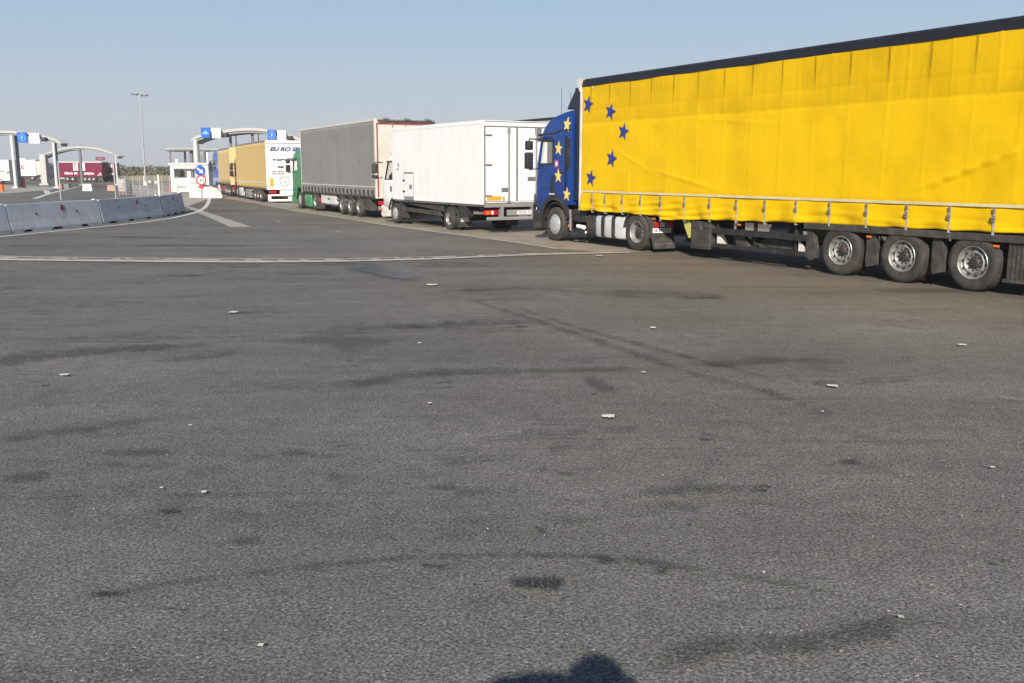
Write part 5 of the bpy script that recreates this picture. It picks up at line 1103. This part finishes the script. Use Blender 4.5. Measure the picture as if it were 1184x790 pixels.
# tractor on its left end
s = MB(); s.box(-1.9,-.15,.1,2.4,.5,z_(188.5),.12); cbm = s.build('cab', 'cab_dark', Tm, True)
s = MB(); s.box(-1.92,-1.5,.3,2.2,z_(197),z_(190.5),.03); s.build('windscreen', 'dark_glass', cbm, True); s = MB(); s.box(-1.6,-.7,.08,.12,z_(197),z_(191.5)); s.build('side_window', 'dark_glass', cbm)
s = MB(); s.box(-.9,1.5,.15,.3,.5,z_(204.8),.02); s.build('side_tank', 'sign_white', Tm)
# second maroon vehicle to its right, nose away
a2 = at(119.6,210,150.5); a2.z = 0; X2 = lambda x: at(x,200,150.5).x-a2.x
T8 = empty('maroon_coach', (a2.x, 150.5, 0), 0, 'dark red cab with a pale window strip at the right end of the maroon lorry', 'lorry')
s = MB(); s.box(0,X2(131.5),0,2.4,.75,z_(189.5),.10); cbb = s.build('body', 'maroon', T8, True)
s = MB(); s.box(-.05,X2(131.8),-.05,2.45,z_(189.5)+.003,z_(188.2),.05); s.build('roof', 'post_grey', T8)
s = MB(); s.box(X2(121),X2(130.5),-.02,-.003,z_(193.6),z_(190.2)); s.build('window', 'sign_white', cbb)
s = MB(); s.box(X2(124.5),X2(126),-.03,-.021,z_(193.6),z_(190.6)); s.build('window_bar', 'ink', cbb)
s = MB(); s.box(X2(127),X2(131.5),-.02,-.003,z_(202.6),z_(200)); s.build('number_board', 'sign_white', cbb)
s = MB(); s.box(.1,X2(131),.1,2.2,.45,.75); s.build('bumper', 'chassis', T8)
for x in (X2(121.5), X2(129)):
    h = MB(); h.lathe([(.0,.0),(.46,.02),(.5,-.05),(.5,-.3),(.0,-.32)], 20, Matrix.Translation((x,.10,.5)) @ Matrix.Rotation(math.pi,4,'Z')); h.build('wheel', 'tyre', T8)
# red oval board above the maroon lorry
c_ = at(116,183.7,160); T9 = empty('red_billboard', (c_.x,160,0), 0, 'small dark red board on a post showing above the maroon lorry', 'sign')
s = MB(); s.tube([(0,.1,0),(0,.1,c_.z)], .08, 8); s.build('post', 'post_grey', T9)
s = MB(); s.prism([(1.0*f,c_.z+g) for f, g in ((-.8,-.12),(-.55,-.28),(.55,-.28),(.8,-.12),(.8,.12),(.55,.28),(-.55,.28),(-.8,.12))], 'y', -.05, .08); b9 = s.build('board', 'maroon', T9); s = MB(); s.box(-.4,.4,-.056,-.051,c_.z-.09,c_.z+.05); s.build('board_print', 'letter_grey', b9)
# white lorries
Yt = 165; a3 = at(16.5,205,Yt); a3.z = 0; z3 = lambda y: at(30,y,Yt).z; X3 = lambda x: at(x,200,Yt).x-a3.x
Tt, bt = far_lorry('box_truck', 'white box lorry with faded red capital letters on its side', a3, 0, X3(42), z3(185.6), z3(203.5), 'curtain_white', wheels=[X3(22), X3(37)])
text('TOC', .9, 'sign_red', bt, (X3(20),-.01,z3(195.5)), (R(90),0,0), width=X3(29)-X3(20), bold=.04)
s = MB(); s.box(X3(20),X3(30),.3,2.2,z3(185.5)+.1,z3(183.3),.05); s.build('roof_unit', 'sign_white', Tt)
a4 = at(43,205,Yt); a4.z = 0; far_lorry('box_truck', 'pale trailer between the white lettered lorry and the concrete pylon', a4, 0, X3(49.5)-X3(43), z3(187.5), z3(202.5), 'cream', wheels=[.6])
Yv = 128; a5 = at(-22,215,Yv); a5.z = 0; z5 = lambda y: at(5,y,Yv).z; X5 = lambda x: at(x,200,Yv).x-a5.x
Tv, bv = far_lorry('box_truck', 'large white vehicle at the left edge behind the orange bollard', a5, 0, X5(11), z5(186), z5(209), 'curtain_white', wheels=[X5(0)])
s = MB(); s.box(0,X5(11)+.01,-.02,-.003,z5(190.5),z5(190)); s.box(X5(8),X5(11)+.01,-.02,-.003,z5(201),z5(198)); s.build('side_trim', 'letter_grey', bv)
s = MB(); s.prism([(X5(-4)+q*.1*0+ (X5(9)-X5(-4))*f, z5(y)) for f, y, q in ((0,200,0),(.3,197.4,0),(.7,197.8,0),(1,202,0),(1,203,0),(.7,199,0),(.3,198.6,0),(0,201,0))], 'y', -.03, -.02); s.build('wheel_arch_line', 'letter_grey', bv)
# clutter
def clutter(name, label, cat, x0, y0, x1, y1, m, d_=.6, group=None, shape='block'):
    b0 = gp(x0, y1); Y = b0.y; p0, p1, zt_ = at(x0,y1,Y), at(x1,y1,Y), at(x0,y0,Y).z; w2 = p1.x-p0.x
    T = empty(name, (p0.x, Y, 0), R(3), label, cat, group)
    s = MB()
    if shape == 'block': s.prism([(0,0),(w2,0),(w2*.95,zt_*.4),(w2*.9,zt_),(w2*.1,zt_),(w2*.05,zt_*.4)], 'y', 0, d_, .03); s.build('barrier_body', m, T); s = MB(); s.box(w2*.3,w2*.7,-.004,.0,zt_*.15,zt_*.3); s.build('foot_slot', 'letter_grey', T)
    elif shape == 'barrel':
        s.lathe([(0,0),(w2*.5,0),(w2*.5,.08),(w2*.46,.1),(w2*.44,zt_*.7),(w2*.40,zt_*.72),(w2*.38,zt_),(0,zt_)], 20, Matrix.Translation((w2/2,0,0)) @ Matrix.Rotation(R(90),4,'X')); s.build('barrel_body', m, T, True)
        s = MB(); s.lathe([(0,zt_),(w2*.52,zt_),(w2*.52,zt_+.12),(0,zt_+.14)], 20, Matrix.Translation((w2/2,0,0)) @ Matrix.Rotation(R(90),4,'X')); s.build('lid', 'black_plastic', T, True)
    elif shape == 'sack':
        s.box(0,w2,0,d_,0,zt_,min(.2,w2*.2)); s.build('sack_body', m, T, True)
        for k in range(5): q_ = MB(); q_.lathe([(.05,-.01),(.05,.01),(0,.012)], 8, Matrix.Translation((w2*(.2+.3*(k%3)),-.004,zt_*(.25+.35*(k//2)%1))) @ Matrix.Rotation(math.pi,4,'Z')); q_.build('print', 'ink', T)
    elif shape == 'cone':
        s.lathe([(w2*.22,0.04),(w2*.05,zt_),(0,zt_)], 14, Matrix.Translation((w2/2,0,0)) @ Matrix.Rotation(R(90),4,'X')); s.box(w2*.1,w2*.9,-w2*.4,w2*.4,0,.04); s.build('cone_body', m, T, True)
    return T
for T_ in [clutter('traffic_barrel', 'orange barrel with a dark lid at the left edge of the photo', 'barrel', -1.5, 212.5, 5, 221.5, 'orange_plastic', shape='barrel'),
    clutter('safety_block', 'bright white plastic block on the asphalt below the arched canopy', 'barrier', 95, 212.8, 106.5, 221, 'sign_white', .5),
    clutter('safety_block', 'faded orange block left of the sacks, near the right thin pole', 'barrier', 123.5, 214.5, 132.5, 221, 'pink_plastic', .5),
    clutter('safety_block', 'faded orange block beside the left thin pole', 'barrier', 67.5, 212.5, 71.5, 219, 'pink_plastic', .5),
    clutter('safety_block', 'dark grey block under the maroon lorry, right of the small orange one', 'barrier', 72.5, 212.8, 80, 218.2, 'post_grey', .5),
    clutter('big_bag', 'pale bulging sack with dark dots behind the fence', 'sack', 136, 206.5, 145, 222, 'sack', .8, shape='sack'),
    clutter('waste_bin', 'black wheeled bin beside the pale sack', 'bin', 146, 212, 151, 224, 'ink', .6, shape='sack'),
    clutter('traffic_cone', 'small orange cone before the pale sack', 'cone', 140.5, 219.5, 144, 224.5, 'orange_plastic', shape='cone'),
    clutter('traffic_cone', 'red cone at the left foot of the white booth', 'cone', 192, 216.5, 198, 223, 'sign_red', shape='cone'),
    clutter('electric_cabinet', 'tall pale cabinet close to the foot of the lamp mast', 'cabinet', 165.8, 204, 169, 211.5, 'booth_white', .5),
    clutter('electric_cabinet', 'wide white cabinet right of the lamp mast, in the open', 'cabinet', 171, 208.8, 174.7, 213, 'booth_white', .5),
    clutter('electric_cabinet', 'small white cabinet nearest to the booth', 'cabinet', 179, 209, 181.5, 213, 'booth_white', .5),
    clutter('plastic_barrier', 'red plastic barrier at the foot of the grey canopy post', 'barrier', 22.5, 206, 27.5, 217.5, 'sign_red', .5)]: pass
# far white houses over the bank
for (x0, y0, x1, lb) in ((135,191.5,140,'white gable house on the skyline right of the thin pole'),(153,194,155.5,'tiny white shed on the skyline, left of the lamp mast'),(156.5,193,160,'small white house on the skyline touching the lamp mast')):
    Y = 330; p0, p1 = at(x0,199,Y), at(x1,199,Y); h = at(x0,y0,Y).z; w2 = p1.x-p0.x; T = empty('house', (p0.x,Y,.3), 0, lb, 'house', 'white buildings on the skyline')
    s = MB(); s.box(0,w2,0,5,0,h*.7); s.build('wall', 'booth_white', T); s = MB(); s.prism([(-.3,h*.7),(w2+.3,h*.7),(w2/2,h)], 'y', -.2, 5.2); s.build('roof', 'canopy_white', T)
    s = MB(); s.box(w2*.35,w2*.6,-.03,-.003,h*.2,h*.45); s.build('window', 'dark_glass', T)
# ------------------------------------------------------------ vegetation on the bank (one far mass of scrub)
def scrub():
    rnd = random.Random(3); bm = bmesh.new(); cols = []
    M['scrub_leaves'] = m = bpy.data.materials.new('scrub_leaves'); m.use_nodes = True; n = m.node_tree.nodes; l = m.node_tree.links
    a_ = n.new('ShaderNodeAttribute'); a_.attribute_name = 'tone'; rp = n.new('ShaderNodeValToRGB'); rp.color_ramp.elements[0].color = (.09,.095,.065,1); rp.color_ramp.elements[1].color = (.16,.155,.105,1)
    l.new(a_.outputs['Fac'], rp.inputs[0]); l.new(rp.outputs[0], n['Principled BSDF'].inputs['Base Color']); n['Principled BSDF'].inputs['Roughness'].default_value = .9
    for k in range(330):
        Y = rnd.uniform(196, 240); X = rnd.uniform(-.425*Y-30, -.2*Y) if k % 4 else rnd.uniform(-.3*Y, .6*Y)
        H_ = rnd.uniform(.9, 2.3)*(1+.35*noise.noise(Vector((X*.06,0,0)))); Wd = rnd.uniform(.9,2.6); t0 = rnd.random()
        for j in range(75):
            u = rnd.random()*2*math.pi; rr = rnd.random()**.5*Wd; zz = rnd.random(); rr *= (1-zz**2*.8)
            c = Vector((X+rr*math.cos(u), Y+rr*math.sin(u), .6+zz*H_)); sz = rnd.uniform(.14,.34); d1 = Vector((rnd.gauss(0,1),rnd.gauss(0,1),rnd.gauss(0,1))).normalized(); d2 = d1.cross(Vector((rnd.gauss(0,1),rnd.gauss(0,1),1))).normalized()
            bm.faces.new([bm.verts.new(c+v) for v in (d1*sz, d2*sz*.7, -d1*sz, -d2*sz*.7)]); cols += [min(1,max(0,t0*.7+rnd.random()*.3))]*4
    me = bpy.data.meshes.new('scrub'); bm.to_mesh(me); bm.free(); me.materials.append(m); at_ = me.attributes.new('tone','FLOAT','POINT'); at_.data.foreach_set('value', cols)
    o = bpy.data.objects.new('scrub', me); C.objects.link(o); tag(o, 'grey-green scrub growing along the dry bank', 'scrub', None, 'stuff')
scrub()

# ============================================================ litter on the asphalt
LIT = [(703,484.5,.20,'crumpled white paper, the largest scrap on the open asphalt'),(220,495,.05,'white scrap left of the middle, the upper of two close bits'),(187,568,.04,'round white scrap near the far left'),(236,573,.06,'thin white cigarette-like scrap near the left'),
    (302,752,.045,'white scrap at the bottom left of the yard'),(1041,719,.045,'white scrap lying in the dark tyre smear at the bottom right'),(499,331,.34,'long flat pale rag below the drainage strip'),(962,449,.18,'pale scrap beside a dark spot at the right'),
    (270,363,.22,'white wrapper lying on a dark streak at the left'),(75,436,.16,'small white wrapper at the far left'),(497,469,.06,'tiny white scrap in the middle of the yard'),(744,433,.08,'tiny white scrap right of the middle arc'),
    (755,381,.14,'white wrapper behind the tyre crossing'),(1112,401,.18,'white scrap at the right below the trailer wheels'),(1147,544,.06,'tiny white scrap at the right edge'),(883,667,.03,'bright chip beside the lower tyre arc'),(951,479,.05,'white dot on the dark double track'),
    (323,257,.30,'pale wrapper on the asphalt before the printed lorry'),(392,269,.25,'small pale wrapper before the grey lorry'),(693,297,.30,'pale wrapper close to the drive wheel'),(232,572,.03,None),(485,399,.08,'white speck on the middle streak')]
rnd = random.Random(11)
for (x, y, sz, lb) in LIT:
    if not lb: continue
    sz *= .33
    p = gp(x, y); bm = bmesh.new(); n = 7; rw = []
    for i in range(n): rw.append([bm.verts.new(((i/(n-1)-.5)*sz*1.35*(1+.15*rnd.random()), (j/3-.5)*sz*rnd.uniform(.9,1.5), .003+rnd.random()*sz*.10)) for j in range(4)])
    for i in range(n-1):
        for j in range(3): bm.faces.new((rw[i][j],rw[i+1][j],rw[i+1][j+1],rw[i][j+1]))
    me = bpy.data.meshes.new('litter'); bm.to_mesh(me); bm.free(); me.materials.append(M['paper']); o = bpy.data.objects.new('paper_scrap', me); C.objects.link(o); o.location = (p.x,p.y,.022); o.rotation_euler = (0,0,rnd.uniform(-.4,.4))
    so = o.modifiers.new('t','SOLIDIFY'); so.thickness = .0015; tag(o, lb, 'litter', 'paper scraps on the asphalt')
# pale chips scattered everywhere: uncountable
bm = bmesh.new()
for k in range(1100):
    Y = 3+rnd.random()**1.6*30; X = rnd.uniform(-.56,.56)*Y; sz = rnd.uniform(.002,.006)*(1+Y*.06); a_ = rnd.uniform(0,3.1)
    v = [bm.verts.new((X+sz*rnd.uniform(.6,1.2)*math.cos(a_+t), Y+sz*rnd.uniform(.6,1.2)*math.sin(a_+t), .024)) for t in (0,1.4,3.1,4.6)]; top = bm.verts.new((X,Y,.024+sz*.5))
    for i in range(4): bm.faces.new((v[i],v[(i+1)%4],top))
me = bpy.data.meshes.new('chips'); bm.to_mesh(me); bm.free(); me.materials.append(mat('chip_pale',(.36,.34,.30),.9,var=.3,scale=1)); o = bpy.data.objects.new('stone_chips', me); C.objects.link(o); tag(o,'small pale stone chips strewn over the asphalt','stone chips',None,'stuff')

# ============================================================ the photographer, behind the camera, whose shadow falls at the lower edge
def photographer():
    T = empty('person', (-.085,-.27,0), 0, 'person in dark clothes behind the camera holding a phone up, seen only as a shadow', 'person')
    T.scale = (1.02,1.0,1.075)
    # body: pelvis root, spine, legs, arms in one skin (local: x right, y forward)
    V = [(0,0,.98),(0,0,1.16),(0,-.01,1.34),(0,0,1.50),(0,.01,1.58),(0,.02,1.64),(0,.02,1.74),(0,.01,1.83),
         (.10,0,.92),(.12,.02,.52),(.13,-.02,.10),(.13,.12,.04), (-.10,0,.92),(-.12,.02,.52),(-.13,-.02,.10),(-.13,.12,.04),
         (.19,.0,1.47),(.27,.04,1.34),(.20,.19,1.60),(.13,.235,1.66), (-.19,.0,1.49),(-.40,.10,1.67),(-.22,.20,1.69),(-.085,.235,1.67)]
    E_ = [(0,1),(1,2),(2,3),(3,4),(4,5),(5,6),(6,7),(0,8),(8,9),(9,10),(10,11),(0,12),(12,13),(13,14),(14,15),(3,16),(16,17),(17,18),(18,19),(3,20),(20,21),(21,22),(22,23)]
    Rr = [(.17,.12),(.155,.11),(.18,.12),(.12,.08),(.06,.06),(.065,.07),(.085,.10),(.06,.07),(.095,.095),(.06,.06),(.045,.045),(.045,.03),(.095,.095),(.06,.06),(.045,.045),(.045,.03),(.065,.065),(.048,.048),(.034,.034),(.036,.022),(.065,.065),(.048,.048),(.034,.034),(.036,.022)]
    b = skin_body('body', V, E_, Rr, 'skin', T)
    # clothes: jacket and trousers as slightly larger skins, hair cap, shoes
    skin_body('jacket', V[0:4]+[V[16],V[17],(.21,.17,1.57),V[20],V[21],(-.27,.18,1.69)], [(0,1),(1,2),(2,3),(3,4),(4,5),(5,6),(3,7),(7,8),(8,9)], [(.19,.14),(.175,.13),(.195,.14),(.12,.09),(.078,.078),(.062,.062),(.046,.046),(.078,.078),(.062,.062),(.046,.046)], 'shirt', T)
    skin_body('trousers', [(0,0,1.0),(.10,0,.90),(.12,.02,.52),(.13,-.02,.09),(-.10,0,.90),(-.12,.02,.52),(-.13,-.02,.09)], [(0,1),(1,2),(2,3),(0,4),(4,5),(5,6)], [(.18,.13),.105,.078,.065,.105,.078,.065], 'denim', T)
    for sg in (1,-1): skin_body('shoe', [(sg*.13,-.06,.05),(sg*.13,.06,.05),(sg*.14,.17,.035)], [(0,1),(1,2)], [.055,.052,.04], 'ink', T)
    s = MB(); n_ = 14; prof = [(.118*math.sin(math.pi*.62*k/n_), .125*math.cos(math.pi*.62*k/n_)) for k in range(n_+1)]
    s.lathe(prof, 28, Matrix.Translation((0,-.012,1.762)) @ Matrix.Rotation(R(78),4,'X')); hr = s.build('hair', 'hair', T, True); so = hr.modifiers.new('t','SOLIDIFY'); so.thickness = .02
    for sg in (1,-1):
        skin_body('ear', [(sg*.085,.02,1.73),(sg*.095,.01,1.76)], [(0,1)], [.016,.018], 'skin', b, 1)
        s = MB(); s.lathe([(0,-.012),(.012,-.006),(.014,0),(.012,.006),(0,.012)], 12, Matrix.Translation((sg*.032,.108,1.755))); s.build('eye', 'ink', b, True)
    skin_body('nose', [(0,.10,1.76),(0,.125,1.725)], [(0,1)], [.012,.018], 'skin', b, 1)
    s = MB(); s.box(-.025,.025,.105,.116,1.685,1.695,.003); s.build('mouth', 'pink_plastic', b)
    # fingers: four behind the phone edge and the thumb in front, both hands
    for sg, hx, hz in ((1,.13,1.66),(-1,-.08,1.67)):
        for k in range(4):
            z0 = hz-.03+k*.021+.005; l_ = (.062,.072,.074,.066)[k]
            skin_body('finger', [(hx,.238,z0),(hx-sg*l_*.45,.258,z0+.006),(hx-sg*l_*.8,.258,z0+.008),(hx-sg*l_,.250,z0+.008)], [(0,1),(1,2),(2,3)], [.010,.009,.008,.007], 'skin', b, 1)
        skin_body('thumb', [(hx,.225,hz-.03),(hx-sg*.030,.210,hz-.012),(hx-sg*.055,.222,hz+.004)], [(0,1),(1,2)], [.012,.010,.009], 'skin', b, 1)
    return T
photographer()
ph = MB(); ph.box(-.09,.09,-.034,-.026,1.735,1.812,.003); o = tag(ph.build('mobile_phone', 'ink', None, True), 'slim dark phone held up in both hands behind the camera', 'phone')

# ============================================================ light dusty air
hz = MB(); hz.box(-700, 700, -60, 1250, -1.0, 26.0); hz = hz.build('haze', 'paper'); hz.data.materials.clear()
hm = bpy.data.materials.new('haze'); hm.use_nodes = True; n_ = hm.node_tree.nodes; n_.clear(); ho_ = n_.new('ShaderNodeOutputMaterial'); pv = n_.new('ShaderNodeVolumePrincipled')
pv.inputs['Color'].default_value = (.86,.90,.97,1); pv.inputs['Density'].default_value = HAZE; pv.inputs['Anisotropy'].default_value = .0; hm.node_tree.links.new(pv.outputs[0], ho_.inputs['Volume'])
hz.data.materials.append(hm); tag(hz, 'thin dusty haze over the whole yard', 'haze', None, 'stuff')
